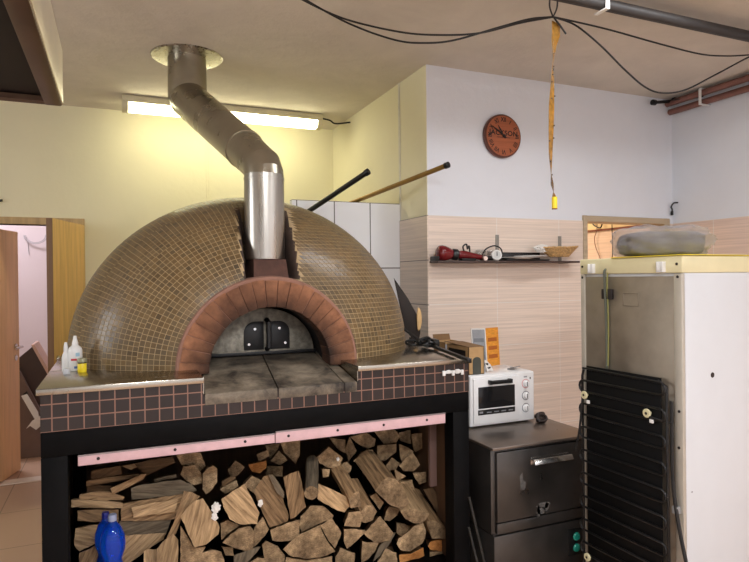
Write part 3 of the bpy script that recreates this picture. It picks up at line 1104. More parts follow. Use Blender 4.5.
# ================================================================== firewood
# every log: end outline as it shows from the front, depth of that end, length, lean of the far end, and looks.
# k: 'e' = end faces us, 's' = a long side faces us.  skin: split, pale, bark, dark
LOGS = [
 # lying lengthwise behind the blue bottles
 ('s', 2.86, [(92,471),(106,468),(120,466),(122,474),(108,477),(92,482)], .10, 'dark', 'dark slab'),
 ('s', 2.84, [(87,481),(112,477),(138,474),(139,478),(112,482),(87,486)], .10, 'split', 'thin flat slat'),
 ('s', 2.84, [(87,487),(100,486),(111,486),(113,493),(100,493),(87,494)], .12, 'dark', 'short dark block'),
 ('s', 2.80, [(111,488),(125,482),(141,474),(146,474),(143,479),(128,487),(113,494)], .05, 'split', 'slanting slat'),
 ('s', 2.90, [(122,466),(134,464),(137,467),(131,470)], .08, 'split', 'small chip'),
 ('s', 2.82, [(80,495),(95,492),(110,492),(124,497),(122,500),(80,500)], .14, 'split', 'brown slab'),
 ('s', 2.80, [(72,500),(90,500),(106,501),(122,503),(122,508),(100,508),(72,507)], .16, 'pale', 'pale flat plank'),
 ('s', 2.83, [(132,488),(140,485),(155,483),(168,481),(180,480),(190,484),(196,490),(186,494),(165,496),(150,498),(133,499)], .13, 'bark', 'round grey barked log'),
 ('s', 2.90, [(134,464),(150,460),(172,457),(175,463),(162,468),(148,475),(140,470)], .12, 'dark', 'rough brown slab'),
 ('s', 2.86, [(154,479),(164,476),(176,474),(176,477),(166,479),(155,482)], .05, 'bark', 'thin grey strip'),
 ('e', 2.90, [(177,455),(189,454),(200,453),(205,466),(199,472),(194,466),(182,465)], .22, 'pale', 'square topped pale log'),
 ('e', 2.86, [(181,475),(184,467),(195,466),(201,474),(202,483),(192,485)], .22, 'dark', 'dark six sided log'),
 ('e', 2.82, [(203,474),(208,468),(213,466),(217,469),(217,482),(212,489),(206,494),(203,489)], .22, 'split', 'brown log with a yellow end'),
 ('s', 2.82, [(122,504),(140,500),(160,497),(183,494),(179,507),(176,518),(150,520),(122,520)], .14, 'split', 'thick brown split log'),
 ('s', 2.78, [(132,508),(150,504),(178,500),(174,512),(154,515),(134,518)], .035, 'pale', 'pale facing slat'),
 ('s', 2.82, [(120,522),(145,520),(171,520),(166,533),(148,535),(130,536),(120,535)], .14, 'bark', 'green grey barked log'),
 ('s', 2.82, [(122,537),(145,535),(166,534),(163,540),(152,547),(140,556),(122,568)], .14, 'pale', 'pale log with a ragged edge'),
 ('s', 2.82, [(78,511),(92,510),(104,510),(118,510),(118,522),(98,522),(78,521)], .15, 'split', 'grey brown split log'),
 ('s', 2.82, [(76,529),(90,526),(104,525),(118,524),(118,540),(98,542),(80,551),(75,545)], .15, 'pale', 'thick log with a chewed end'),
 ('s', 2.83, [(80,553),(98,545),(118,543),(118,572),(79,572)], .15, 'split', 'dark brown log'),
 ('s', 2.74, [(157,550),(165,541),(173,535),(178,541),(178,556),(177,572),(155,572)], .05, 'pale', 'upright pointed slab'),
 ('s', 2.77, [(144,552),(150,550),(156,550),(155,572),(144,572)], .05, 'pale', 'narrow upright slat'),
 ('s', 2.78, [(167,538),(173,525),(179,508),(184,492),(192,493),(200,497),(190,506),(182,517),(176,534)], .035, 'split', 'tall slab leaning back'),
 ('s', 2.70, [(181,516),(189,507),(196,501),(203,499),(212,513),(219,527),(218,534),(206,544),(195,547),(188,533)], .05, 'pale', 'big flat split slab'),
 ('e', 2.76, [(181,527),(186,535),(194,548),(205,547),(200,556),(190,566),(181,568)], .22, 'split', 'wedge shaped log'),
 ('e', 2.78, [(193,563),(203,554),(212,551),(221,553),(224,563),(220,572),(194,572)], .22, 'split', 'rough round edged log'),
 # dark ends high under the rails
 ('e', 2.94, [(228,469),(235,461),(244,467),(238,474),(231,478)], .22, 'split', 'dim triangular log'),
 ('e', 2.86, [(220,489),(228,484),(236,480),(238,486),(232,490),(225,493)], .20, 'pale', 'chip faced pale log'),
 ('s', 2.90, [(222,482),(230,477),(236,477),(235,480),(222,487)], .10, 'dark', 'dark splinter log'),
 ('e', 2.90, [(249,465),(258,463),(266,461),(266,468),(260,473),(253,472)], .22, 'orange', 'half round orange log'),
 ('e', 2.92, [(257,455),(262,452),(267,450),(269,456),(259,461)], .20, 'split', 'small square log'),
 ('e', 2.96, [(271,461),(275,456),(279,451),(284,456),(287,460),(279,465)], .20, 'split', 'fan ended log'),
 ('e', 3.00, [(266,446),(280,444),(278,450),(270,460)], .20, 'dark', 'dark square shouldered log'),
 ('e', 2.98, [(267,466),(274,466),(282,466),(282,476),(266,475)], .20, 'dark', 'dim blunt log'),
 ('e', 2.80, [(244,485),(252,476),(262,481),(253,492)], .22, 'split', 'brown diamond ended log'),
 ('s', 2.70, [(222,500),(233,492),(244,485),(251,497),(259,513),(257,524),(240,524),(230,519),(224,507)], .09, 'pale', 'broad split block'),
 ('s', 2.76, [(254,492),(264,477),(272,475),(281,495),(288,514),(287,521),(270,527),(261,508)], .09, 'split', 'long ribbed split log'),
 ('s', 2.73, [(269,475),(274,476),(280,485),(284,492),(284,498),(277,493)], .03, 'bark', 'curled bark strip'),
 ('e', 2.75, [(223,542),(231,534),(239,528),(249,526),(253,531),(252,549),(245,550),(230,545)], .24, 'split', 'large wedge ended log'),
 ('e', 2.79, [(221,524),(228,521),(239,526),(230,533),(222,540)], .20, 'dark', 'brown backed wedge'),
 ('e', 2.77, [(255,529),(263,518),(269,530),(265,536),(254,548)], .24, 'split', 'narrow standing wedge'),
 ('e', 2.74, [(271,530),(285,524),(299,520),(299,540),(281,541),(273,540)], .24, 'split', 'cross cracked square log'),
 ('e', 2.77, [(262,545),(266,541),(277,546),(284,555),(281,572),(270,572)], .24, 'split', 'kite ended log'),
 ('s', 2.75, [(234,556),(246,551),(260,547),(257,552),(247,556),(242,561),(240,572),(233,572)], .10, 'bark', 'curved bark shell'),
 ('e', 2.77, [(248,563),(258,558),(268,558),(274,563),(274,572),(247,572)], .24, 'split', 'half round log under the bark shell'),
 ('e', 2.81, [(222,547),(233,548),(234,556),(226,556)], .20, 'dark', 'small dark log'),
 # centre
 ('e', 2.92, [(281,443),(291,442),(300,441),(300,454),(296,464),(285,453)], .22, 'split', 'shield shaped log'),
 ('e', 2.86, [(317,457),(323,452),(329,447),(336,453),(342,458),(339,465),(333,467),(328,467),(320,463)], .24, 'split', 'round bottomed log with white chips'),
 ('e', 2.94, [(330,438),(345,440),(346,453),(338,449)], .22, 'split', 'dim four sided log'),
 ('e', 2.92, [(346,451),(348,444),(350,438),(357,451),(349,461)], .22, 'split', 'slim wedge log'),
 ('e', 2.95, [(351,437),(366,433),(375,439),(374,446),(367,448),(359,444)], .22, 'split', 'blunt dim log'),
 ('e', 2.88, [(354,461),(362,453),(372,450),(376,458),(369,464),(358,463)], .24, 'split', 'half round upper log'),
 ('e', 2.85, [(341,467),(343,463),(347,462),(351,466),(350,471),(346,473),(342,471)], .2, 'split', 'small round log'),
 ('e', 2.82, [(322,469),(329,469),(328,476),(323,477)], .18, 'split', 'tiny square log'),
 ('E', 2.66, [(304,493),(305.5,488.5),(309,486),(313,486),(317,488.5),(318,493),(316,497),(312,499.5),(308,498.5),(305,496.5)], (1,-31,.2), 'bark', 'round barked log with a pale end'),
 ('E', 2.68, [(349,499),(354,493),(359,491),(361,506),(351,508)], (-19,-31,.2), 'split', 'square bar sloping towards us'),
 ('s', 2.72, [(319,484),(333,490),(347,497),(351,503),(344,512),(337,510),(326,504),(318,499)], .05, 'pale', 'pale slanting plank'),
 ('s', 2.72, [(284,478),(292,474),(299,472),(303,489),(306,507),(296,517),(291,519),(288,500)], .08, 'split', 'upright ribbed log with an orange foot'),
 ('e', 2.77, [(300,524),(301,516),(310,506),(322,506),(332,515),(331,518),(316,524),(302,531)], .24, 'split', 'broad grey streaked log'),
 ('e', 2.72, [(284,549),(291,542),(299,535),(310,530),(320,525),(322,533),(327,542),(334,551),(322,556),(305,558),(291,555)], .26, 'split', 'largest quarter round log'),
 ('e', 2.76, [(321,526),(332,519),(341,533),(338,541),(335,548),(329,541)], .24, 'split', 'leaf shaped log'),
 ('e', 2.72, [(345,526),(349,513),(360,512),(363,518),(360,527)], .24, 'pale', 'square ended log'),
 ('e', 2.74, [(344,529),(355,529),(366,531),(354,542),(347,548),(344,540)], .24, 'split', 'down pointing triangular log'),
 ('e', 2.74, [(336,558),(341,549),(355,554),(353,572),(337,572)], .24, 'split', 'bottom block'),
 ('e', 2.76, [(287,557),(306,560),(322,558),(331,556),(331,572),(287,572)], .24, 'split', 'wide base log'),
 ('E', 2.74, [(361,513),(366,506),(373,506),(377,512),(373,520),(366,523),(361,521)], (-15,-28,.16), 'split', 'round pale ended log'),
 # toaster side
 ('e', 2.95, [(375,432),(384,430),(392,428),(400,436),(396,442),(384,444)], .22, 'split', 'dim upper log'),
 ('e', 2.88, [(378,446),(387,445),(396,444),(396,452),(386,460),(378,459)], .24, 'split', 'square upper log'),
 ('e', 2.89, [(399,444),(406,447),(413,451),(402,462),(400,455)], .24, 'split', 'triangular upper log'),
 ('e', 2.96, [(400,433),(411,431),(411,444),(401,441)], .22, 'split', 'dim square log'),
 ('e', 2.94, [(412,435),(426,433),(426,447),(416,452),(413,447)], .22, 'dark', 'dark end log'),
 ('e', 2.86, [(384,471),(388,464),(392,458),(400,464),(396,470)], .22, 'split', 'small hill shaped log'),
 ('e', 2.86, [(400,466),(407,458),(413,453),(420,465),(414,471),(404,471)], .24, 'split', 'five sided log'),
 ('e', 2.82, [(395,470),(406,476),(397,481)], .18, 'pale', 'bright triangular splinter'),
 ('e', 2.88, [(413,473),(426,472),(426,482),(419,484)], .2, 'dark', 'dim log by the pink post'),
 ('e', 2.86, [(401,482),(412,480),(414,490),(408,490)], .2, 'split', 'half hidden split log'),
 ('E', 2.66, [(375,490),(381,482),(388,477),(396,480),(402,487),(409,503),(402,508),(391,505),(382,497)], (-22,-29,.22), 'split', 'large ribbed log sloping towards us'),
 ('E', 2.67, [(401,512),(411,509),(420,511),(429,514),(426,519),(421,523),(414,523),(406,519)], (-21,-33,.22), 'pale', 'half moon ended log sloping towards us'),
 ('E', 2.70, [(427,521),(432,520),(443,525),(449,533),(449,538),(432,538),(428,528)], (-24,-36,.22), 'split', 'outermost sloping log by the oven leg'),
 ('s', 2.78, [(424,490),(433,488),(440,499),(447,510),(447,522),(440,516),(431,502)], .03, 'dark', 'flat board leaning on the oven leg'),
 ('e', 2.77, [(370,496),(376,493),(383,502),(379,509)], .2, 'split', 'small lozenge log'),
 ('e', 2.76, [(384,520),(386,512),(389,507),(400,509),(396,516),(390,521)], .22, 'split', 'fan shaped wedge'),
 ('e', 2.72, [(365,534),(372,525),(380,517),(386,524),(393,533),(389,540),(381,542),(374,542)], .24, 'split', 'quarter fan log'),
 ('e', 2.73, [(363,542),(371,543),(379,544),(375,552),(370,558),(362,563)], .24, 'split', 'tapering log'),
 ('s', 2.74, [(380,546),(388,539),(396,533),(391,543),(384,553),(374,562)], .06, 'bark', 'bark faced wedge'),
 ('e', 2.74, [(378,562),(386,549),(396,553),(397,572),(378,572)], .24, 'split', 'base block with a peaked end'),
 ('e', 2.70, [(398,544),(400,539),(408,533),(416,526),(423,523),(426,531),(425,538),(422,544),(411,551),(402,550)], .26, 'pale', 'big smooth half round log'),
 ('e', 2.79, [(397,523),(404,524),(411,527),(402,536),(397,533)], .2, 'dark', 'shadowed log'),
 ('e', 2.73, [(400,555),(411,554),(423,548),(424,556),(419,572),(401,572)], .24, 'orange', 'orange ended base log'),
 ('e', 2.74, [(428,546),(430,542),(434,540),(443,540),(446,548),(440,551),(430,549)], .24, 'orange', 'arched orange log'),
 ('e', 2.73, [(430,552),(438,552),(445,551),(445,572),(430,572)], .24, 'split', 'squared base log by the oven leg'),
]
ORD = ['first', 'second', 'third', 'fourth', 'fifth', 'sixth', 'seventh', 'eighth', 'ninth', 'tenth', 'eleventh', 'twelfth', 'thirteenth', 'fourteenth', 'fifteenth', 'sixteenth', 'seventeenth', 'eighteenth', 'nineteenth', 'twentieth']
SKIN = {'split': 'log_split', 'pale': 'log_split_pale', 'bark': 'log_bark', 'dark': 'log_dark', 'orange': 'log_split'}


def make_log(kind, y, poly, depth, skin, label):
    rr = random.Random(label)
    jit = rr.uniform(-.008, .008)
    P = [at_y(u, v, y) for u, v in poly]
    P = [Vector((p.x, p.y, SHELF_Z + .004)) if q[1] == 572 else p for p, q in zip(P, poly)]
    P = [p + Vector((0, jit, 0)) for p in P]
    cen = sum(P, Vector()) / len(P)
    # soften the outline: add a jittered point on every longer edge
    Q = []
    for a, b in zip(P, P[1:] + P[:1]):
        Q.append(a)
        n = int((b - a).length / .022)
        for i in range(1, n + 1):
            t = i / (n + 1)
            q = a.lerp(b, t)
            nrm = (q - cen).normalized()
            Q.append(q + nrm * rr.uniform(-.0025, .0025))
    Q = [p.lerp(cen, -.05 if kind == 'e' else -.03) for p in Q]
    view = (cen - CAM)
    view /= view.y
    if kind == 'E':
        du, dv, L = depth
        cu = (sum(p[0] for p in poly) / len(poly), sum(p[1] for p in poly) / len(poly))
        vec = at_y(cu[0] + du, cu[1] + dv, y + L) - at_y(cu[0], cu[1], y)
    else:
        L = depth
        vec = Vector((view.x * .8, 1, view.z * .8)) * L
    tb = bmesh.new()
    uvl = tb.loops.layers.uv.new('uv')
    n = len(Q)
    NS = 4 if kind != 's' else 2
    ax = vec.normalized()
    rings = []
    for k in range(NS + 1):
        ring = []
        for p in Q:
            q = p + vec * (k / NS)
            out = (p - cen)
            if out.length > 0:
                out = out.normalized()
            if 0 < k:
                q += (cen - p) * (.10 if kind == 'e' else .05) + out * (noise.noise(q * 22) * .004)
            else:
                q += Vector((0, 1, 0)) * noise.noise(p * 40) * .005
            q.z = max(q.z, SHELF_Z + .003)
            q.x = max(min(q.x, XO - .024), XL + .024)
            ring.append(tb.verts.new(q))
        rings.append(ring)
    # front cap as a fan with a slightly uneven centre
    cv = tb.verts.new(cen + Vector((0, -.004 + .008 * noise.noise(cen * 30), 0)))
    lx = max(range(n), key=lambda i: (Q[i] - cen).length)
    long_ax = (Q[lx] - cen).normalized()
    cross_ax = Vector((-long_ax.z, 0, long_ax.x))
    off = rr.random() * 3

    def put(f, mat, fn):
        f.material_index = mat
        for lp in f.loops:
            lp[uvl].uv = fn(lp.vert.co)

    flat = lambda c: ((c - cen).dot(long_ax) + off, (c - cen).dot(cross_ax) + off)
    for i in range(n):
        f = tb.faces.new((rings[0][i], rings[0][(i + 1) % n], cv))
        put(f, 1 if kind == 's' else 0, flat)
    per = 0
    for i in range(n):
        j = (i + 1) % n
        wdt = (Q[j] - Q[i]).length
        for k in range(NS):
            f = tb.faces.new((rings[k][i], rings[k + 1][i], rings[k + 1][j], rings[k][j]))
            f.material_index = 1
            for lp in f.loops:
                vtx = lp.vert
                kk = k if vtx in (rings[k][i], rings[k][j]) else k + 1
                acr = per if vtx in (rings[kk][i],) else per + wdt
                if kind == 's':
                    lp[uvl].uv = (flat(vtx.co)[0], kk * L / NS + off)
                else:
                    lp[uvl].uv = (kk * vec.length / NS + off, acr + off)
        per += wdt
    tb.faces.new(rings[-1])
    bmesh.ops.recalc_face_normals(tb, faces=tb.faces[:])
    me = bpy.data.meshes.new('firewood_log')
    tb.to_mesh(me)
    tb.free()
    me.materials.append(M['log_end_orange'] if skin == 'orange' else M['log_end'])
    me.materials.append(M[SKIN[skin]])
    finish(me, True, 40)
    o = bpy.data.objects.new('firewood_log', me)
    COL.objects.link(o)
    org = cen + vec * .5
    me.transform(Matrix.Translation(-org))
    o.location = org
    return o


cents = []
for L in LOGS:
    p = L[2]
    cents.append((sum(q[0] for q in p) / len(p), sum(q[1] for q in p) / len(p)))
for i, L in enumerate(LOGS):
    kind, y, poly, depth, skin, look = L
    u, v = cents[i]
    # how far along the pile, counted from the bottle end, and how far under the sloping rail
    rail = 466 - (u - 78) * .117
    h = v - rail
    row = 'under the pink rails' if h < 22 else 'high in the pile' if h < 55 else 'mid pile' if h < 85 else 'low in the pile'
    where = ('behind the blue bottles' if u < 150 else 'near the blue bottles' if u < 225 else
             'below the rail joint' if u < 330 else 'towards the toaster' if u < 400 else 'by the toaster side leg')
    o = make_log(kind, y, poly, depth, skin, look)
    tag(o, '%s of firewood %s, %s' % (look, row, where) if 'log' not in look else '%s %s, %s' % (look, row, where), 'firewood', 'firewood stacked under the oven')
# crumpled white paper scraps caught between logs
for k, (u, v, s, lb) in enumerate(((216, 508, .022, 'large crumpled white paper scrap caught between logs'), (214.5, 517, .016, 'crumpled white paper scrap hanging below the large one'), (260.5, 503, .014, 'small crumpled white paper scrap against the ribbed log'), (338, 459, .010, 'flake of white bark stuck on a round bottomed log'))):
    y = 2.69 if k < 3 else 2.845
    c = at_y(u, v, y)
    tb = MB()
    t2 = bmesh.new()
    bmesh.ops.create_icosphere(t2, subdivisions=3, radius=s)
    for vx in t2.verts:
        nn = vx.co.normalized()
        vx.co = Vector((vx.co.x * .75, vx.co.y * .35, vx.co.z)) * (1 + .7 * noise.noise(nn * 2.3 + Vector((k * 5, 0, 0))))
    tb._merge(t2, 0, Matrix.Translation(c))
    o = tb.build('paper_scrap' if k < 3 else 'bark_flake', M['white_paper'], smooth=False)
    origin_to(o, c)
    tag(o, lb, 'paper' if k < 3 else 'bark')

# pinkish post and board inside the stand, part of the oven
a, b = at_y(430, 455, 2.84), at_y(436.5, 455, 2.84)
pk = MB().box((1.478, 2.75, .50), (1.516, 2.77, .93)).build('inner_post', simple('brownish pink strip', (112, 86, 78), .7), oven)

# blue bottles in front of the logs
def bottle_prof(h, r):
    return [(0, 0), (r * .86, 0), (r, .012), (r, h * .36), (r * .93, h * .40), (r * .74, h * .49), (r * .71, h * .52), (r * .80, h * .56), (r * .97, h * .62), (r, h * .69), (r * .94, h * .77), (r * .68, h * .86), (r * .38, h * .905), (r * .29, h * .93), (r * .29, h * .955), (r * .0, h * .955)]


def blue_bottle(base, h, r, label, cap):
    t = thing('water_bottle', base, label, 'bottle')
    MB().lathe(bottle_prof(h, r), base, 32).build('bottle_body', M['blue_pet'], t, angle=60)
    MB().lathe([(r * .32, h * .932), (r * .34, h * .935), (r * .34, h * .985), (r * .30, h)], base, 24).build('bottle_cap', cap, t)
    return t


BZ = SHELF_Z + .13
MB().box((-.16, 2.55, SHELF_Z + .002), (.08, 2.775, BZ - .001), .006).build('firewood_log', M['log_dark'])
tag(bpy.data.objects['firewood_log'] if False else bpy.data.objects[-1] if False else COL.objects[-1], 'low dark block the blue bottles stand on', 'firewood', 'firewood stacked under the oven')
p = at_y(114, 514, 2.62)
q = at_y(107.5, 513, 2.71)
blue_bottle((p.x - .006, 2.62, BZ), p.z - BZ, .0475, 'blue plastic water bottle with a greyish cap in front of the logs', simple('grey bottle cap', (150, 160, 190), .4))
blue_bottle((q.x - .008, 2.725, BZ), q.z - BZ, .042, 'dark blue capped water bottle behind the grey capped one', simple('dark blue cap', (20, 34, 120), .35))

# ================================================================== range hood (over the camera's shoulder)
hx1, hy1, hz0, hz1 = -.112, 1.625, 2.003, 2.135
hx0, hy0 = -1.55, .25
hood = thing('range_hood', (-.8, .9, hz0), 'greasy stainless extractor hood hanging from the ceiling', 'extractor hood')
MB().box((hx1 - .008, hy0, hz0), (hx1, hy1, hz1), .003).box((hx0, hy0, hz0), (hx0 + .008, hy1, hz1)).box((hx0, hy1 - .008, hz0), (hx1, hy1, hz1), .003).box((hx0, hy0, hz0), (hx1, hy0 + .008, hz1)).build('skirt', M['hood_steel'], hood)
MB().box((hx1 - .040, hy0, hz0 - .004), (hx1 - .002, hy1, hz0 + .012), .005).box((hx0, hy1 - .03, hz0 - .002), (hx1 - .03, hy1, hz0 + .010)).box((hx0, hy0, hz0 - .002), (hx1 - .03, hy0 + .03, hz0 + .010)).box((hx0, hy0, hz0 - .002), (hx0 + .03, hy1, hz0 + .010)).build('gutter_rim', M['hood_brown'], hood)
MB().box((hx0 + .02, hy0 + .02, hz0 + .013), (hx1 - .03, hy1 - .009, hz0 + .03)).build('filter_panel', M['hood_black'], hood)
mb = MB()
mb.raw([(hx0, hy0, hz1), (hx1, hy0, hz1), (hx1, hy1, hz1), (hx0, hy1, hz1), (-1.2, .6, 2.5), (-.75, .6, 2.5), (-.75, 1.1, 2.5), (-1.2, 1.1, 2.5), (-1.2, .6, 2.999), (-.75, .6, 2.999), (-.75, 1.1, 2.999), (-1.2, 1.1, 2.999)],
       [(0, 1, 5, 4), (1, 2, 6, 5), (2, 3, 7, 6), (3, 0, 4, 7), (4, 5, 9, 8), (5, 6, 10, 9), (6, 7, 11, 10), (7, 4, 8, 11)])
mb.build('duct_cowl', M['hood_steel'], hood, smooth=False)

# ================================================================== fluorescent lamp
lx0, lx1, ly = .055, 1.655, 5.03
lamp = thing('fluorescent_lamp', (.85, ly, 3.0), 'long glowing fluorescent lamp on the ceiling behind the flue', 'ceiling lamp')
MB().box((lx0, ly - .075, 2.945), (lx1, ly + .075, 2.998), .008).build('housing', M['lamp_body'], lamp)
mb = MB()
sec = [(-.066, 2.946), (-.056, 2.905), (-.035, 2.888), (.035, 2.888), (.056, 2.905), (.066, 2.946)]
mb.prism([Vector((lx0 + .045, ly + a, b)) for a, b in sec], (lx1 - lx0 - .09, 0, 0))
mb.build('diffuser', M['lamp_glow'], lamp, angle=60)
for x in (lx0, lx1 - .045):
    MB().prism([Vector((x, ly + a * 1.08, b - (.004 if b < 2.93 else 0))) for a, b in sec], (.045, 0, 0), bev=.004).build('end_cap', M['lamp_body'], lamp)
ca, cb = Vector((lx1 - .01, ly - .03, 2.975)), Vector((1.909, 4.97, 2.955))
tag(MB().tube([ca + Vector((-.015, 0, 0)), ca + Vector((.08, -.01, -.014)), (ca + cb) / 2 + Vector((0, 0, -.03)), cb], .007, 8, smooth_pts=6).build('lamp_cable', M['black_cable']), 'short black cable from the fluorescent lamp to the niche wall', 'cable')

# ================================================================== peel handles standing up behind the dome
def pole(name, a, b, r, mats, label, capm):
    d = (b - a).normalized()
    t = thing(name, a, label, 'pole')
    MB().tube([a, b - d * .02], r, 14).build('shaft', mats, t)
    MB().tube([b - d * .03, b - d * .004, b], [r + .004, r + .004, r * .6], 14).build('end_grip', capm, t)
    return t


p1, p0 = at_y(369, 171, 3.45), at_y(306, 213, 3.90)
k = (p1 - p0)
pole('pole', p0 - k * .12, p1, .017, M['rod_dark'], 'short dark pole with a black end sticking up in front of the white tiles', M['black_plastic'])
q1, q0 = at_y(449, 164.5, 3.22), Vector((1.60, 3.99, 2.142))
k = (q1 - q0)
pole('pole', q0 - k * .35, q1, .0155, M['rod_brass'], 'long brass coloured pole resting on top of the white tiled partition', M['black_plastic'])

# ================================================================== things on the worktop
def lathe_thing(name, base, label, cat, parts):
    t = thing(name, base, label, cat)
    for pn, prof, mt in parts:
        MB().lathe(prof, base, 28).build(pn, mt, t, angle=50)
    return t


def decal(name, parent, base, r, a_mid, a_half, z0, z1, mat):
    """a printed patch curved round a bottle"""
    mb = MB()
    g = []
    for i in range(9):
        a = a_mid + a_half * (i / 4 - 1)
        g.append([Vector((base[0] + r * math.cos(a), base[1] + r * math.sin(a), base[2] + z)) for z in (z0, z1)])
    mb.sheet(g)
    return mb.build(name, mat, parent)


zk = ZK + .0005
p = at_z(75, 371.5, zk)
bp = (p.x, p.y + .03, zk)
t = lathe_thing('spray_bottle', bp, 'white plastic bottle with a pointed nozzle and red oval logo', 'bottle', [
    ('bottle_body', [(0, 0), (.025, 0), (.0285, .004), (.0285, .088), (.026, .098), (.016, .108), (.0115, .112), (0, .112)], M['white_plastic']),
    ('nozzle', [(.013, .108), (.0125, .122), (.008, .138), (.0065, .152), (.0, .152)], M['white_plastic'])])
ang = math.atan2(-bp[1], -bp[0])
decal('red_logo', t, bp, .0288, ang - .2, .42, .046, .055, M['red_print'])
decal('blue_print', t, bp, .0288, ang + .35, .3, .064, .08, simple('pale blue print', (160, 196, 214), .5))
decal('blue_mark', t, bp, .0288, ang + .05, .22, .012, .022, M['blue_print'])
p = at_z(65.5, 372, zk)
bp = (p.x, p.y + .03, zk)
lathe_thing('glue_bottle', bp, 'slim white squeeze bottle with a tall narrow nozzle', 'bottle', [
    ('bottle_body', [(0, 0), (.015, 0), (.0165, .003), (.0165, .058), (.013, .072), (.009, .082), (0, .082)], M['white_plastic']),
    ('nozzle', [(.009, .078), (.0085, .10), (.0055, .124), (0, .126)], M['white_plastic'])])
p = at_z(66, 373.3, zk)
lathe_thing('bottle_cap', (p.x + .004, p.y - .022, zk), 'small pale grey screw cap in front of the slim bottle', 'cap', [
    ('cap_shell', [(0, 0), (.0125, 0), (.0135, .002), (.0135, .02), (.0125, .0225), (0, .0225)], simple('pale grey cap', (196, 198, 202), .35))])
p = at_z(82, 372.5, zk)
bp = (p.x, p.y + .012, zk)
lathe_thing('spice_jar', bp, 'small yellow jar with a grey lid beside the white bottle', 'jar', [
    ('jar_body', [(0, 0), (.0165, 0), (.018, .003), (.018, .036), (.016, .039), (0, .039)], M['yellow_plastic']),
    ('label_band', [(.0166, .038), (.0172, .039), (.0172, .044), (0, .044)], M['ink']),
    ('jar_lid', [(.0, .0435), (.0185, .0435), (.0185, .057), (.017, .0595), (0, .0595)], simple('grey green lid', (150, 148, 120), .35, .3))])

# brush and straps at the toaster end of the worktop
hA, hB = at_z(431, 344.5, ZK + .02), at_z(473, 361, ZK + .02)
hA.z = hB.z = ZK + .016
hB = hA + (hB - hA) * .93
br = thing('oven_brush', hA, 'black long handled oven brush lying along the worktop edge', 'brush')
d = (hB - hA).normalized()
sd = Vector((-d.y, d.x, 0))
MB().prism([hA + sd * .010 - Vector((0, 0, .008)), hA - sd * .010 - Vector((0, 0, .008)), hA - sd * .010 + Vector((0, 0, .008)), hA + sd * .010 + Vector((0, 0, .008))], hB - hA, bev=.003).build('handle', M['black_iron'], br)
hd = MB()
hd.prism([hA + sd * .05 - Vector((0, 0, .014)), hA - sd * .03 - Vector((0, 0, .014)), hA - sd * .03 + Vector((0, 0, .030)), hA + sd * .05 + Vector((0, 0, .030))], d * -.09, bev=.006)
hd.build('brush_head', M['black_plastic'], br)
c0 = at_z(423, 347, ZK + .012)
st = MB()
for k in range(5):
    rr = R.uniform(.026, .044)
    ph, tl = R.uniform(0, 6.28), R.uniform(.15, .9)
    cc = c0 + Vector((R.uniform(-.045, .045), R.uniform(-.02, .03), rr * abs(math.sin(tl)) + .009))
    u1 = Vector((math.cos(ph), math.sin(ph), 0))
    u2 = Vector((-math.sin(ph) * math.cos(tl), math.cos(ph) * math.cos(tl), math.sin(tl)))
    st.tube([cc + u1 * (rr * 1.3 * math.cos(6.283 * i / 20)) + u2 * (rr * .8 * math.sin(6.283 * i / 20)) for i in range(21)], .0068, 8)
st.tube([c0 + Vector((.0, .03, .03)), c0 + Vector((-.05, .09, .08)), c0 + Vector((-.10, .14, .13))], .008, 8, smooth_pts=5)
o = st.build('cable_coil', M['black_plastic'])
origin_to(o, (c0.x, c0.y, ZK))
tag(o, 'tangle of black cable at the foot of the dome near the peel', 'cable')

# peel leaning in the gap between dome and niche wall
ya = 3.35
A, B2, C2, D2 = at_y(394, 278, ya + .05), at_y(421, 322, ya), at_y(418, 345, ya), at_y(405, 330, ya + .02)
peel = thing('pizza_peel', (1.70, ya, 0), 'dark pizza peel leaning upright between the dome and the niche corner', 'pizza peel')
nv = Vector((.25, 1, .1)).normalized()
MB().prism([A, A.lerp(B2, .5) + Vector((.004, 0, .01)), B2, B2.lerp(C2, .5) + Vector((.006, 0, 0)), C2, D2, A.lerp(D2, .5)], nv * .012, bev=.002).build('blade', M['peel_dark'], peel)
pc = at_y(418.5, 319, ya - .012)
mb = MB()
mb.prism([pc + Vector((.024 * math.cos(a) * (1 if math.cos(a) > 0 else .35), .0, .072 * math.sin(a))) for a in [2 * PI * i / 28 for i in range(28)]], (0, .01, 0), bev=.002)
mb.build('wooden_face', M['pale_wood'], peel)
MB().tube([C2.lerp(D2, .5), (1.606, ya + .01, .9), (1.602, ya, .0)], .014, 10).build('pole', M['peel_dark'], peel)

# white hook rail on the tile band
pa, pb = at_y(442, 376, 2.497), at_y(463, 369, 2.497)
hk = thing('hook_rail', (pa.x, 2.499, pa.z), 'small white cut out hook rail stuck on the tile band', 'hook rail')
mb = MB()
zc_ = (pa.z + pb.z) / 2
mb.box((pa.x, 2.490, zc_ - .003), (pb.x, 2.4985, zc_ + .010), .002)
mb.build('rail', M['white_plastic'], hk)
for i, (f, w_, h0, h1) in enumerate(((.06, .016, -.012, .012), (.28, .02, -.003, .014), (.50, .014, -.014, .010), (.70, .022, -.006, .015), (.93, .014, -.013, .011))):
    x = pa.x + (pb.x - pa.x) * f
    MB().box((x - w_ / 2, 2.486, zc_ + h0), (x + w_ / 2, 2.496, zc_ + h1), .003).build('hook', M['white_plastic'], hk)

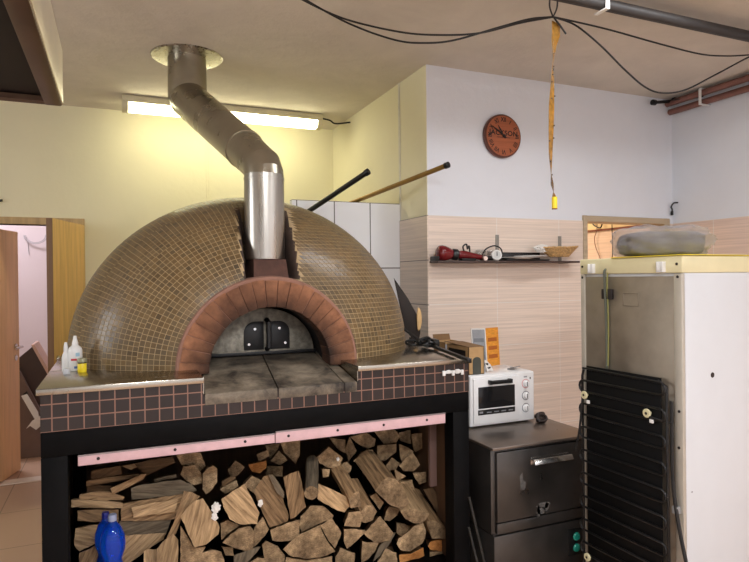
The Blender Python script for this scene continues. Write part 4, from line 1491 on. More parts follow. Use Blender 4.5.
# ================================================================== dishwasher
dx0, dx1, dy0, dy1, dz1 = 1.637, 2.267, 2.418, 3.44, .765
dw = thing('dishwasher', ((dx0 + dx1) / 2, (dy0 + dy1) / 2, 0), 'dark stainless undercounter dishwasher standing beside the oven', 'dishwasher')
MB().box((dx0, dy0 + .02, .345), (dx1, dy1, dz1 - .012), .004).box((dx0 + .006, dy0 + .004, .06), (dx1 - .006, dy1, .338), .004).box((dx0 + .012, dy0 + .02, .336), (dx1 - .012, dy1 - .01, .348)).build('cabinet', M['dw_steel'], dw)
MB().box((dx0 - .002, dy0 - .002, dz1 - .014), (dx1 + .002, dy1, dz1), .003).build('top_panel', M['dw_top'], dw)
drm = MB().box((dx0 + .022, dy0 - .001, .404), (dx1 - .012, dy0 + .022, dz1 - .026), .003).build('door', M['dw_steel'], dw)
MB().box((dx0 + .022, dy0 + .001, .348), (dx1 - .012, dy0 + .022, .398), .002).build('lower_strip', M['dw_steel'], dw)
hb = MB()
for zz, yy in ((.697, dy0 - .001),):
    hb.prism([Vector((1.852, dy0 - .001, .694)), Vector((1.852, dy0 - .030, .690)), Vector((1.852, dy0 - .042, .668)), Vector((1.852, dy0 - .038, .664)), Vector((1.852, dy0 - .026, .684)), Vector((1.852, dy0 - .001, .686))], (.235, 0, 0), bev=.0015)
    hb.box((1.852, dy0 - .006, .660), (2.087, dy0 - .001, .694), .001)
hb.build('handle', M['chrome'], drm)
for (x, z, sx, sz) in ((1.80, .585, .012, .045), (1.815, .565, .008, .03), (1.93, .45, .05, .02), (1.915, .425, .03, .025), (1.95, .44, .02, .03), (1.90, .42, .012, .035)):
    pts = []
    rr = random.Random(x * 31 + z)
    for i in range(16):
        a = 2 * PI * i / 16
        k = rr.uniform(.55, 1.1)
        pts.append(Vector((x + sx * k * math.cos(a), dy0 - .0012, z + sz * k * math.sin(a))))
    MB().prism(pts, (0, -.0004, 0)).build('water_stain', M['streak'], drm, smooth=False)
cp = MB().box((2.082, dy0 - .004, .165), (2.165, dy0 + .008, .297), .003).build('control_panel', M['black_plastic'], dw)
for z in (.262, .205):
    MB().disc((2.128, dy0 - .004, z), (0, -1, 0), .021, .012, 20, bev=.004).build('button', M['green_lens'], cp)
for (x, y) in ((dx0 + .06, dy0 + .08), (dx1 - .06, dy0 + .08), (dx0 + .06, dy1 - .08), (dx1 - .06, dy1 - .08)):
    MB().tube([(x, y, 0), (x, y, .07)], .022, 12).build('foot', M['black_plastic'], dw)

# black poles leaning between oven leg and dishwasher
for i, (a, b, r, lb) in enumerate((((469, 497, 2.455), (484, 562, 2.36), .0075, 'black pole leaning between the oven leg and the dishwasher'), ((468.5, 527, 2.44), (477, 562, 2.38), .0065, 'shorter black pole leaning under the longer one'))):
    P0, P1 = at_y(*a), at_y(*b)
    k = P0.z / (P0.z - P1.z)
    P2 = P0 + (P1 - P0) * k
    P2.y = min(P2.y, 2.36)
    o = MB().tube([P0, (P0 + P2) / 2, P2], r, 10).build('black_pole', M['rod_dark'])
    origin_to(o, (P2.x, P2.y, 0))
    tag(o, lb, 'pole')

# ================================================================== toaster oven on the dishwasher
tx0, tx1, ty0, ty1, tz0, tz1 = 1.733, 2.163, 2.775, 3.06, .771, 1.050
to = thing('toaster_oven', ((tx0 + tx1) / 2, (ty0 + ty1) / 2, dz1), 'white toaster oven with black window on the dishwasher', 'toaster oven')
MB().box((tx0, ty0 + .012, tz0), (tx1, ty1, tz1), .014, seg=3).build('body', M['toaster_white'], to)
MB().box((tx0 + .004, ty0, tz0 + .003), (tx1 - .004, ty0 + .022, tz1 - .003), .008, seg=3).build('front_panel', M['toaster_white'], to)
td = MB().box((tx0 + .022, ty0 - .008, tz0 + .016), (tx0 + .318, ty0 + .004, tz1 - .018), .003).build('door', M['toaster_white'], to)
MB().box((tx0 + .050, ty0 - .0095, tz0 + .098), (tx0 + .288, ty0 - .004, tz1 - .064), .002).build('window', M['toaster_glass'], td)
MB().box((tx0 + .048, ty0 - .0095, tz0 + .064), (tx0 + .288, ty0 - .004, tz0 + .092), .001).build('instruction_strip', M['black_plastic'], td)
for i in range(5):
    x = tx0 + .056 + i * .047
    MB().box((x, ty0 - .0102, tz0 + .073), (x + (.022 if i == 0 else .03), ty0 - .009, tz0 + (.084 if i == 0 else .079))).build('print_mark', M['grey_print'], td)
hn = MB()
hn.tube([(tx0 + .12, ty0 - .030, tz1 - .040), (tx0 + .25, ty0 - .030, tz1 - .040)], .011, 14)
hn.box((tx0 + .112, ty0 - .034, tz1 - .052), (tx0 + .13, ty0 - .006, tz1 - .029), .003).box((tx0 + .24, ty0 - .034, tz1 - .052), (tx0 + .258, ty0 - .006, tz1 - .029), .003)
hn.build('handle', M['black_plastic'], td)
kx = tx0 + .367
for i, z in enumerate((tz1 - .068, tz1 - .135, tz1 - .203)):
    MB().disc((kx, ty0 + .001, z), (0, -1, 0), .026, .0015, 28).build('dial_ring', [M['grey_print'], M['red_print'], M['grey_print']][0] if i else simple('pale red dial ring', (214, 150, 150), .6), to)
    kb = MB().disc((kx, ty0 - .0003, z), (0, -1, 0), .0215, .002, 28).disc((kx, ty0 - .001, z), (0, -1, 0), .0165, .016, 24, bev=.003).build('knob', M['toaster_white'], to)
    mk = MB().box((kx - .002, ty0 - .0185, z - .012), (kx + .002, ty0 - .0165, z + .012))
    mk.build('pointer', M['ink'], kb)
for i in range(3):
    MB().box((kx - .012 + i * .008, ty0 - .0008, tz1 - .034), (kx - .006 + i * .008, ty0 + .002, tz1 - .026)).build('print_mark', M['grey_print'], to)
MB().box((kx + .028, ty0 - .001, tz1 - .045), (kx + .035, ty0 + .002, tz1 - .034)).build('indicator_lamp', M['ink'], to)
for (x, y) in ((tx0 + .03, ty0 + .04), (tx1 - .03, ty0 + .04), (tx0 + .03, ty1 - .03), (tx1 - .03, ty1 - .03)):
    MB().tube([(x, y, dz1), (x, y, tz0 + .004)], .012, 12).build('foot', M['black_plastic'], to)
# its cord bundled beside it
c0 = at_z(541, 421, dz1 + .01)
mb = MB()
for k in range(4):
    cc = c0 + Vector((.004 * k, .012 * k - .01, .016 + .006 * (k % 2)))
    mb.tube([cc + Vector((.030 * math.cos(6.283 * i / 18), .012 * math.sin(6.283 * i / 18 + k), .016 * math.sin(6.283 * i / 18) + .004)) for i in range(19)], .0065, 8)
mb.box((c0.x - .022, c0.y - .012, dz1 + .001), (c0.x + .026, c0.y + .02, dz1 + .028), .006)
o = mb.build('power_cord', simple('brown black cord', (48, 38, 34), .5))
origin_to(o, (c0.x, c0.y, dz1))
tag(o, 'bundled dark power cord with plug beside the toaster oven', 'cord')

# cartons, leaflets on top of the toaster
def carton(name, x0, x1, y0, y1, z0, z1, label, window=True):
    t = thing(name, ((x0 + x1) / 2, (y0 + y1) / 2, z0), label, 'cardboard box')
    e = .004
    MB().box((x0, y0, z0), (x0 + e, y1, z1)).box((x1 - e, y0, z0), (x1, y1, z1)).box((x0, y1 - e, z0), (x1, y1, z1)).box((x0, y0, z0), (x1, y1, z0 + e)).box((x0, y0, z0), (x1, y0 + e, z1)).build('box_body', M['kraft'], t, smooth=False)
    return t


z0 = tz1 + .001
bx0, bx1, by0, by1, bz1 = 1.745, 1.845, 2.80, 3.03, tz1 + .150
t = carton('carton', bx0, bx1, by0, by1, z0, bz1, 'brown cardboard carton with a dark arched cut out on the toaster')
MB().prism([Vector(p) for p in ((bx0, by0, bz1), (bx1, by0, bz1), (bx1 + .006, by1, bz1 + .006), (bx0 - .012, by1 + .01, bz1 + .012))], (0, 0, .003)).build('top_flap', M['kraft_dark'], t)
ax = (bx0 + bx1) / 2 + .002
pts = [Vector((ax - .026, by0 - .0008, z0 + .002)), Vector((ax + .026, by0 - .0008, z0 + .002))] + [Vector((ax + .026 * math.cos(a), by0 - .0008, z0 + .075 + .02 * math.sin(a))) for a in [PI * i / 12 for i in range(13)]]
MB().prism(pts, (0, -.001, 0)).build('cut_out', simple('dark green grey opening', (72, 74, 66), .8), t)
MB().box((bx0 - .0008, by0 + .03, z0 + .05), (bx0, by1 - .02, bz1 - .02)).build('side_print', M['ink'], t)
# second carton, open topped, lying behind the brush handle
p = at_y(445, 350, 3.20)
q = at_y(462, 350, 3.20)
cz = at_y(453, 342, 3.20).z
t = carton('carton', p.x, q.x, 3.20, 3.34, dz1 + .001, cz, 'grey printed open carton behind the brush handle')
MB().box((p.x + .002, 3.1985, cz - .13), (q.x - .006, 3.1998, cz - .012)).build('front_print', M['grey_card'], t)
MB().prism([Vector((p.x, 3.34, cz)), Vector((q.x, 3.34, cz)), Vector((q.x + .01, 3.37, cz + .035)), Vector((p.x + .01, 3.37, cz + .035))], (0, .003, 0)).build('flap', M['kraft_dark'], t)
# folded menu card
mc = thing('menu_card', (2.06, 3.02, tz1), 'folded menu card with an orange page and a grey page', 'card')
A0, A1, A2 = at_y(473, 362, 3.05), at_y(487.5, 362, 3.02), at_y(500, 362, 3.05)
for a, b, mt, nm, lb in ((A0, A1, M['grey_card'], 'page', 'grey page'), (A1, A2, M['orange_card'], 'page', 'orange page')):
    a, b = Vector((a.x, a.y, z0)), Vector((b.x, b.y, z0))
    hgt = .225
    pg = MB().prism([a, b, b + Vector((0, .02, hgt)), a + Vector((0, .02, hgt))], (0, .003, 0)).build(nm, mt, mc)
    pg['label'] = lb
    dd = (b - a)
    for k in range(3):
        f0 = .2 + .22 * k
        MB().prism([a + dd * .15 + Vector((0, -.0006 + .02 * f0, hgt * f0)), a + dd * .85 + Vector((0, -.0006 + .02 * f0, hgt * f0)), a + dd * .85 + Vector((0, -.0006 + .02 * (f0 + .1), hgt * (f0 + .1))), a + dd * .15 + Vector((0, -.0006 + .02 * (f0 + .1), hgt * (f0 + .1)))], (0, -.0004, 0)).build('print_block', simple('card print', (120, 124, 130) if lb == 'grey page' else (176, 96, 30), .7), pg)
    for (u0, u1, w0, w1) in ((0, .06, 0, 1), (.94, 1, 0, 1), (0, 1, .97, 1)):
        MB().prism([a + dd * u0 + Vector((0, .02 * w0 - .0006, hgt * w0)), a + dd * u1 + Vector((0, .02 * w0 - .0006, hgt * w0)), a + dd * u1 + Vector((0, .02 * w1 - .0006, hgt * w1)), a + dd * u0 + Vector((0, .02 * w1 - .0006, hgt * w1))], (0, -.0006, 0)).build('page_border', M['white_paper'] if lb == 'grey page' else M['orange_card'], pg)
# leaflet and sachet
a = at_z(489, 373, z0)
lf = thing('leaflet', (a.x + .03, a.y + .03, z0), 'white printed leaflet propped against the carton on the toaster', 'leaflet')
g = []
for i in range(5):
    row = []
    for j in range(6):
        f, h_ = j / 5, i / 4
        row.append(Vector((a.x + .004 + .075 * f, a.y + .02 + .05 * f + .03 * h_, z0 + .001 + .062 * h_ * (1 - .45 * f) + .006 * math.sin(f * 5))))
    g.append(row)
lo = MB().sheet(g, thick=.0008).build('sheet', M['white_paper'], lf)
for (f, h_, s_) in ((.2, .35, .010), (.12, .7, .012), (.45, .4, .008)):
    c = Vector((a.x + .004 + .075 * f, a.y + .017 + .05 * f + .03 * h_, z0 + .001 + .062 * h_ * (1 - .45 * f)))
    MB().box(c - Vector((s_, .0005, s_ * .5)), c + Vector((s_, .0005, s_ * .5))).build('print_block', M['ink'], lf)
c = at_z(514, 369, z0)
sc = thing('sachet', (c.x, c.y, z0), 'small grey paper sachet lying on top of the toaster', 'sachet')
mt = Matrix.Translation((c.x, c.y, z0)) @ Matrix.Rotation(.5, 4, 'Z') @ Matrix.Rotation(-.25, 4, 'X')
MB().box((-.03, -.028, .006), (.034, .028, .011), .002, mtx=mt).build('packet', simple('grey paper', (140, 138, 136), .7), sc)
MB().box((-.022, -.018, .0112), (.02, -.004, .0118), mtx=mt).box((-.022, .004, .0112), (.01, .012, .0118), mtx=mt).build('print_block', M['ink'], sc)

# ================================================================== wall shelf and what lies on it
sy0 = 3.43
SL, SR_ = XN + .004, at_y(580, 261, sy0).x
SZ = 1.690
sh = thing('wall_shelf', ((SL + SR_) / 2, YW - .05, SZ - .02), 'dark narrow wall shelf on two metal brackets', 'shelf')
MB().box((SL, sy0, SZ - .014), (SR_, YW - .012, SZ), .002).build('shelf_board', simple('dark brown shelf board', (70, 52, 46), .5), sh)
MB().box((SL, sy0, SZ), (SL + .010, YW - .02, SZ + .030), .003).build('end_stop', M['black_plastic'], sh)
for u in (497, 559.5):
    x = at_y(u, 240, YW - .01).x
    MB().box((x - .013, YW - .016, SZ - .0165), (x + .013, YW - .0085, SZ + .185), .001).box((x - .006, sy0 + .02, SZ - .0165), (x + .006, YW - .012, SZ - .0145)).build('bracket', simple('grey bracket', (150, 146, 138), .4, .5), sh)

yi = 3.475
def P_(u, v, y=yi):
    return at_y(u, v, y)


# red bell shaped lamp shade lying on its side, with its black collar
c = P_(445, 251)
hx = Vector((1, -.15, -.10)).normalized()
q = Vector((0, 0, 1)).rotation_difference(hx).to_matrix().to_4x4()
bell = thing('heat_lamp', (c.x, yi, SZ), 'dark red bell shaped lamp lying on its side on the shelf', 'lamp')
r_ = .052
mt = Matrix.Translation((c.x - .062, yi, SZ + r_ + .002)) @ q
MB().lathe([(0, 0), (.034, .002), (.047, .012), (r_, .032), (.050, .055), (.040, .085), (.030, .108), (0, .108)], (0, 0, 0), 32, mtx=mt).build('shade', M['red_enamel'], bell, angle=60)
MB().lathe([(0, .106), (.033, .106), (.037, .112), (.037, .142), (.030, .148), (0, .148)], (0, 0, 0), 28, mtx=mt).build('collar', M['black_plastic'], bell)
# red and black hand tool with a looped cord
g0, g1 = P_(457, 256), P_(490, 257)
tl = thing('hand_tool', ((g0.x + g1.x) / 2, yi, SZ), 'red and black hand held tool with a looped cord beside the red lamp', 'tool')
MB().tube([(g0.x, yi, SZ + .040), (g0.x + .05, yi - .004, SZ + .042), (g0.x + .14, yi - .008, SZ + .030), (g0.x + .19, yi - .01, SZ + .024)], [.026, .028, .020, .015], 16).build('housing', M['red_enamel'], tl)
MB().tube([(g0.x + .18, yi - .01, SZ + .020), (g1.x + .01, yi - .012, SZ + .019)], [.018, .016], 14).box((g0.x + .02, yi - .034, SZ + .001), (g0.x + .13, yi + .02, SZ + .016), .004).build('grip', M['black_plastic'], tl)
MB().tube([(g0.x + .05, yi - .01, SZ + .06), (g0.x + .035, yi - .02, SZ + .095), (g0.x + .065, yi - .015, SZ + .11), (g0.x + .075, yi - .01, SZ + .08), (g0.x + .095, yi, SZ + .10), (g0.x + .10, yi, SZ + .05)], .0055, 8, smooth_pts=6).build('cord', M['black_cable'], tl)
# drinking glass behind
c = P_(479, 249, 3.53)
gl = MB().lathe([(.026, 0), (.034, .075), (.0325, .075), (.0245, .004), (0, .004)], (c.x, 3.51, SZ + .0005), 28).build('drinking_glass', M['clear_glass'], angle=60)
origin_to(gl, (c.x, 3.51, SZ))
tag(gl, 'small clear drinking glass behind the red tool on the shelf', 'glass')
c = P_(487, 249, 3.53)
gl = MB().lathe([(.026, 0), (.033, .072), (.0315, .072), (.0245, .004), (0, .004)], (c.x + .03, 3.515, SZ + .0005), 28).build('drinking_glass', M['clear_glass'], angle=60)
origin_to(gl, (c.x + .03, 3.515, SZ))
tag(gl, 'clear drinking glass next to the white dial on the shelf', 'glass')
# little white capped vial and the dial with its cable
c = P_(484.5, 257.5, 3.43)
vi = thing('small_vial', (c.x, 3.43, SZ), 'tiny brown vial with a pinkish white cap facing out on the shelf', 'bottle')
MB().tube([(c.x, 3.425, SZ + .0155), (c.x + .012, 3.49, SZ + .0155)], .013, 16).build('vial_body', simple('brown vial', (110, 76, 50), .4), vi)
MB().tube([(c.x - .002, 3.412, SZ + .0155), (c.x, 3.426, SZ + .0155)], .015, 18).build('vial_cap', simple('pinkish cap', (236, 214, 204), .4), vi)
c = P_(497.5, 253.5, 3.44)
dl = thing('kitchen_timer', (c.x, 3.45, SZ), 'round white dial timer with a black pointer standing on the shelf', 'timer')
ax_ = Vector((-.35, -1, .1)).normalized()
MB().disc((c.x, 3.46, SZ + .0365), ax_, .036, .03, 32, bev=.004).build('dial_body', M['white_plastic'], dl)
cc = Vector((c.x, 3.46, SZ + .0365)) + ax_ * .0302
MB().disc(cc, ax_, .026, .0008, 28).build('dial_face', simple('pale dial face', (206, 208, 206), .5), dl)
sx_ = Vector((0, 0, 1)).cross(ax_).normalized()
MB().prism([cc + ax_ * .001 + Vector((0, 0, .022)) - sx_ * .002, cc + ax_ * .001 + Vector((0, 0, .022)) + sx_ * .002, cc + ax_ * .001 - Vector((0, 0, .006)) + sx_ * .003, cc + ax_ * .001 - Vector((0, 0, .006)) - sx_ * .003], ax_ * .0015).build('pointer', M['ink'], dl)
MB().box((c.x - .014, 3.445, SZ), (c.x + .014, 3.475, SZ + .008), .002).build('foot', M['white_plastic'], dl)
tag(origin_to(MB().tube([P_(481, 258, 3.50), P_(485, 250, 3.50), P_(491, 246.5, 3.50), P_(496, 246, 3.50), P_(501, 249, 3.50), P_(503, 257, 3.50)], .005, 8, smooth_pts=6).build('looped_cable', M['black_cable']), (c.x, 3.5, SZ)), 'black cable arching behind the white dial on the shelf', 'cord')
# dark tray with white plates
x0, x1 = P_(503, 256).x, P_(548, 256).x
tr = MB().box((x0, 3.43, SZ + .001), (x1 - .02, 3.535, SZ + .012), .004).box((x0 + .01, 3.525, SZ + .001), (x1 - .03, 3.54, SZ + .062), .003).build('serving_tray', M['black_plastic'])
origin_to(tr, ((x0 + x1) / 2, 3.5, SZ))
tag(tr, 'black serving tray under the white plates on the shelf', 'tray')
for i, (u, y, r, z) in enumerate(((519, 3.475, .125, .0125), (530, 3.472, .115, .0225))):
    cx_ = P_(u, 256, y).x
    o = MB().lathe([(0, 0), (r * .6, 0), (r * .66, .003), (r, .011), (r - .001, .0135), (r * .64, .006), (0, .0045)], (cx_, y, SZ + z), 40).build('dinner_plate', M['china'], angle=50)
    origin_to(o, (cx_, y, SZ + z))
    tag(o, ('lower white dinner plate lying on the black tray', 'upper white dinner plate with the basket resting over it')[i], 'plate')
# wicker basket with crumpled paper
cb = P_(558, 252, 3.465)
by_ = 3.455
L_, W_, H_ = .158, .075, .060
bk = thing('wicker_basket', (cb.x, by_, SZ), 'oval pale wicker basket on the shelf end by the hatch', 'basket')
mb = MB()
zb_ = SZ + .034
for k in range(7):
    f = k / 6
    s_ = .52 + .48 * f
    mb.tube([(cb.x + L_ * s_ * math.cos(a), by_ + W_ * s_ * math.sin(a), zb_ + H_ * f + (.004 + .006 * math.cos(a)) * f * abs(math.cos(a)) + .0018 * math.sin(a * 22 + k * PI)) for a in [2 * PI * i / 88 for i in range(89)]], .0042 if k < 6 else .006, 6, cap=False)
for i in range(44):
    a = 2 * PI * i / 44
    mb.tube([(cb.x + L_ * (.52 + .48 * f) * math.cos(a), by_ + W_ * (.52 + .48 * f) * math.sin(a), zb_ + H_ * f + (.004 + .006 * math.cos(a)) * f * abs(math.cos(a))) for f in (0, .5, 1)], .0026, 5)
mb.lathe([(0, -.003), (1, -.003), (1, .003), (0, .003)], (0, 0, 0), 36, mtx=Matrix.Translation((cb.x, by_, zb_)) @ Matrix.Diagonal((L_ * .53, W_ * .53, 1, 1)))
mb.build('basket_weave', M['wicker'], bk)
c = P_(541, 248, 3.47)
t2 = bmesh.new()
bmesh.ops.create_icosphere(t2, subdivisions=4, radius=.05)
for vx in t2.verts:
    nn = vx.co.normalized()
    k = 1 + .35 * noise.noise(nn * 3) + .18 * noise.noise(nn * 8)
    vx.co = Vector((nn.x * .062 * k, nn.y * .036 * k, nn.z * .026 * k))
mb = MB()
mb._merge(t2, 0, Matrix.Translation((c.x + .008, 3.465, SZ + .088)))
o = mb.build('paper_napkin', M['white_paper'], smooth=False)
origin_to(o, (c.x, 3.465, SZ + .07))
tag(o, 'crumpled white napkin stuffed in the end of the wicker basket', 'napkin')

# ================================================================== clock
ck = at_y(503, 136, YW - .03)
ck = Vector((ck.x, YW, ck.z))
R_ = .152
clock = thing('wall_clock', ck, 'round red brown wooden wall clock with black hands on the white wall', 'clock')
MB().disc((ck.x, YW - .001, ck.z), (0, -1, 0), R_, .034, 56, bev=.006).build('clock_case', M['clock_rim'], clock)
MB().disc((ck.x, YW - .0352, ck.z), (0, -1, 0), R_ - .012, .002, 56).build('clock_face', M['clock_wood'], clock)
yf = YW - .0376
ROM = ['XII', 'I', 'II', 'III', 'IIII', 'V', 'VI', 'VII', 'VIII', 'IX', 'X', 'XI']
for h in range(12):
    a = PI / 2 - h * PI / 6
    nx = max(1, len(ROM[h]))
    mb = MB()
    cp_ = Vector((ck.x + .112 * math.cos(a), yf, ck.z + .112 * math.sin(a)))
    tx_, ty_ = Vector((-math.sin(a), 0, math.cos(a))) * -1, Vector((math.cos(a), 0, math.sin(a)))
    fm = frame_at(cp_, tx_, ty_)
    me = text_mesh(ROM[h], .044, fm, .0003, sx=.8)
    me.materials.clear()
    me.materials.append(M['ink'])
    me.transform(world(clock).inverted())
    o = bpy.data.objects.new('numeral', me)
    COL.objects.link(o)
    o.parent = clock
link_text('clock_lettering', 'JACKSON', .048, frame_at(Vector((ck.x, yf, ck.z + .018)), (1, 0, 0), (0, 0, 1)), M['ink'], clock, sx=1.1)
MB().box((ck.x - .055, yf - .0004, ck.z - .014), (ck.x + .055, yf, ck.z - .009)).build('small_print', M['clock_rim'], clock)


def hand(name, ang_deg, ln, w_, y):
    a = math.radians(90 - ang_deg)
    d = Vector((math.cos(a), 0, math.sin(a)))
    s_ = Vector((-d.z, 0, d.x))
    c_ = Vector((ck.x, y, ck.z))
    MB().prism([c_ - d * .022 - s_ * w_ * .6, c_ - d * .022 + s_ * w_ * .6, c_ + d * ln * .6 + s_ * w_, c_ + d * ln + s_ * w_ * .2, c_ + d * ln - s_ * w_ * .2, c_ + d * ln * .6 - s_ * w_], (0, -.0015, 0)).build(name, M['ink'], clock)


hand('hour_hand', 326, .085, .006, yf - .002)
hand('minute_hand', 302, .118, .0055, yf - .005)
MB().disc((ck.x, yf, ck.z), (0, -1, 0), .009, .008, 16).build('hub', M['ink'], clock)

# ================================================================== conduit, cables and fly paper under the ceiling
cy, cz_ = 2.285, 2.915
cd = thing('ceiling_conduit', (3.0, cy, cz_), 'dark grey pair of conduit tubes running under the ceiling', 'conduit')
MB().tube([(1.2, cy, cz_), (XR - .002, cy, cz_)], .027, 16).build('tube', M['conduit'], cd)
MB().tube([(1.2, cy + .045, cz_ + .012), (XR - .002, cy + .045, cz_ + .012)], .019, 14).build('tube', M['conduit'], cd)
p = at_y(603, 5, cy)
for x in (p.x, 3.75, 1.4):
    MB().box((x - .012, cy - .034, cz_ - .034), (x + .012, cy - .026, 2.999), .002).box((x - .012, cy - .034, cz_ - .036), (x + .012, cy + .05, cz_ - .029), .002).build('clip', M['white_plastic'], cd)
J = at_z(553, 17, 2.885)


def cable(pix, y0, y1, label, r=.0048, endy=None):
    n = len(pix)
    pts = []
    ll = [0]
    for a, b in zip(pix, pix[1:]):
        ll.append(ll[-1] + math.hypot(b[0] - a[0], b[1] - a[1]))
    for i, (u, v) in enumerate(pix):
        f = ll[i] / ll[-1]
        p = at_y(u, v, y0 + (y1 - y0) * f)
        p.z = min(p.z, 2.988)
        pts.append(p)
    o = MB().tube(pts, r, 8, smooth_pts=8).build('ceiling_cable', M['black_cable'])
    return tag(origin_to(o, pts[0]), label, 'cable')


yl = at_z(303, 0, 2.93).y
cable([(296, -6), (303, 0), (345, 19), (400, 32), (440, 35), (480, 33), (520, 23), (553, 17)], yl + .05, J.y, 'upper black cable sagging from the ceiling front to the fly paper knot')
cable([(298, -8), (306, 0), (350, 24), (395, 40), (425, 43), (455, 40), (500, 27), (530, 19), (553, 17)], yl + .03, J.y - .01, 'lower black cable with the deeper sag beside the upper one')
cable([(553, 17), (572, 21), (610, 30), (660, 44), (700, 54), (725, 56), (749, 55), (770, 53)], J.y, 2.55, 'black cable running nearly straight from the knot towards the end wall')
cable([(553, 17), (575, 25), (600, 45), (625, 70), (645, 87), (662, 93), (685, 90), (715, 75), (749, 57), (770, 48)], J.y + .01, 2.5, 'black cable with the deepest sag hanging below the conduit')
cable([(780, 40), (749, 67), (728, 84), (705, 96), (680, 99), (664, 101)], 2.75, 3.49, 'black cable tucked along the brown pipes')
for du, lb in ((-2.5, 'one side of the black loop tying the fly paper knot to the conduit'), (3.5, 'other side of the black loop holding the fly paper knot')):
    a = at_y(553 + du * 1.3, -2, cy + (.03 if du < 0 else -.03))
    o = MB().tube([J, J.lerp(Vector((a.x, a.y, min(a.z, 2.95))), .5) + Vector((.01 if du > 0 else -.01, 0, 0)), Vector((a.x, a.y, min(a.z, 2.95)))], .004, 8, smooth_pts=6).build('tie_cord', M['black_cable'])
    tag(origin_to(o, J), lb, 'cord')
t0 = at_y(566, 34, J.y - .01)
tag(origin_to(MB().tube([J + Vector((0, 0, .002)), J.lerp(t0, .5) + Vector((0, 0, .004)), t0], .0045, 8).build('cable_end', M['black_cable']), J), 'short cut cable end poking down from the knot', 'cable')
# fly paper
fp = thing('hanging_fly_paper', J, 'twisted amber fly paper strip hanging from the cable knot', 'fly paper')
prof = [(556, 22, 4.2, .2), (556, 34, 4.4, .4), (554, 42, 4.3, .7), (553, 60, 3.6, .9), (552.5, 85, 3.0, .7), (551.5, 105, 2.9, .4), (551, 130, 2.4, .2), (550.5, 155, 2.1, .5), (551.2, 175, 1.4, .9), (552, 184, .9, 1.3), (553.5, 191, 1.8, .9), (554.3, 197, 2.4, .4)]
g = []
for u, v, hw, tw in prof:
    c = at_y(u, v, J.y)
    k = hw / F_PX * 3.9
    d = Vector((math.cos(tw), math.sin(tw), 0))
    kk = k / max(.35, abs(math.cos(tw + .4)))
    g.append([c - d * kk, c - d * kk * .3 + Vector((0, .003, 0)), c + d * kk * .3 + Vector((0, .003, 0)), c + d * kk])
strip = MB().sheet(g, thick=.0012).build('paper_strip', M['fly_paper'], fp)
c0, c1 = at_y(554.4, 197, J.y), at_y(554.6, 208.5, J.y)
MB().tube([c0, c1], .0135, 18).build('end_tube', M['yellow_plastic'], fp)
MB().tube([c1, c1 - Vector((0, 0, .004))], .0136, 18).build('end_plug', M['red_enamel'], fp)
rr = random.Random(3)
for i in range(14):
    k = rr.uniform(.15, .85) * (len(prof) - 1)
    a = g[int(k)][0].lerp(g[int(k) + 1][0], k % 1)
    b = g[int(k)][3].lerp(g[int(k) + 1][3], k % 1)
    p = a.lerp(b, rr.choice((.05, .3, .6, .95)))
    MB().disc(p + Vector((0, -.005, 0)), (0, -1, 0), .004, .003, 8).build('stuck_fly', M['amber_dark'], fp)

# brown heating pipes on the end wall
bp_ = thing('heating_pipes', (XR - .05, 2.0, 2.93), 'two brown heating pipes in white clips high on the end wall', 'pipes')
for z, x in ((2.955, XR - .075), (2.892, XR - .045)):
    MB().tube([(x, -2.5, z + .01), (x, YW - .02, z)], .024, 16).build('pipe', M['brown_pipe'], bp_)
for y in (3.22, 1.2, -.8):
    MB().box((XR - .102, y - .012, 2.862), (XR - .001, y + .012, 2.870), .002).box((XR - .104, y - .012, 2.862), (XR - .099, y + .012, 2.985), .002).box((XR - .104, y - .012, 2.980), (XR - .001, y + .012, 2.987), .002).build('clip', M['white_plastic'], bp_)
v0, v1 = at_y(654, 102.5, 3.50), at_y(676, 101, 3.50)
vt = MB().tube([v0, v1], .012, 12).tube([v0 - Vector((.018, 0, 0)), v0 + Vector((.012, 0, 0))], .022, 14).tube([v1 - Vector((.03, 0, 0)), v1 + Vector((.01, 0, 0))], .026, 12).build('stop_valve', M['black_iron'], bp_)
# loose wire end in the room corner
a = at_y(672, 214, YW - .02)
tag(origin_to(MB().tube([a, a + Vector((-.004, -.006, .035)), a + Vector((-.022, -.012, .055)), a + Vector((-.004, -.02, .085)), a + Vector((.03, -.03, .09))], .006, 8, smooth_pts=6).tube([a + Vector((0, 0, -.01)), a + Vector((0, 0, .022))], .011, 10).build('wire_end', M['black_cable']), a), 'short curled black wire end in the corner above the hatch', 'wire')
# wires seen through the hatch
for pts, lb, r in (([(590, 205), (592, 222), (597, 227), (601, 227), (602.5, 220), (602, 206)], 'black wire loop hanging inside the hatch room', .006), ([(596, 206), (597, 228), (594.5, 238), (596, 248), (600, 258), (602, 270)], 'thin reddish wire hanging below the loop in the hatch', .0035), ([(613, 206), (612, 225), (612.5, 245), (612, 270)], 'thin dark wire hanging straight down in the hatch', .004)):
    P3 = [at_x(u, v, XR - .03) for u, v in pts]
    tag(origin_to(MB().tube(P3, r, 8, smooth_pts=6).build('hanging_wire', M['black_cable'] if r > .0036 else M['brown_pipe']), P3[-1]), lb, 'wire')

# ================================================================== fridge seen from behind
FN = at_y(681.5, 256, 1.77)
FF = at_y(580.5, 259, 2.33)
FW = math.hypot(FF.x - FN.x, FF.y - FN.y)
fa = math.atan2(-(FF.x - FN.x), FF.y - FN.y)
FH = (FN.z + FF.z) / 2
fr = thing('fridge', (FN.x, FN.y, 0), 'white fridge with its black condenser back turned to the room', 'fridge', rz=fa)
# local axes: x into the cabinet, y from the near corner to the far corner
FD = .62
FM = Matrix.Translation((FN.x, FN.y, 0)) @ Matrix.Rotation(fa, 4, 'Z')
FI = FM.inverted()


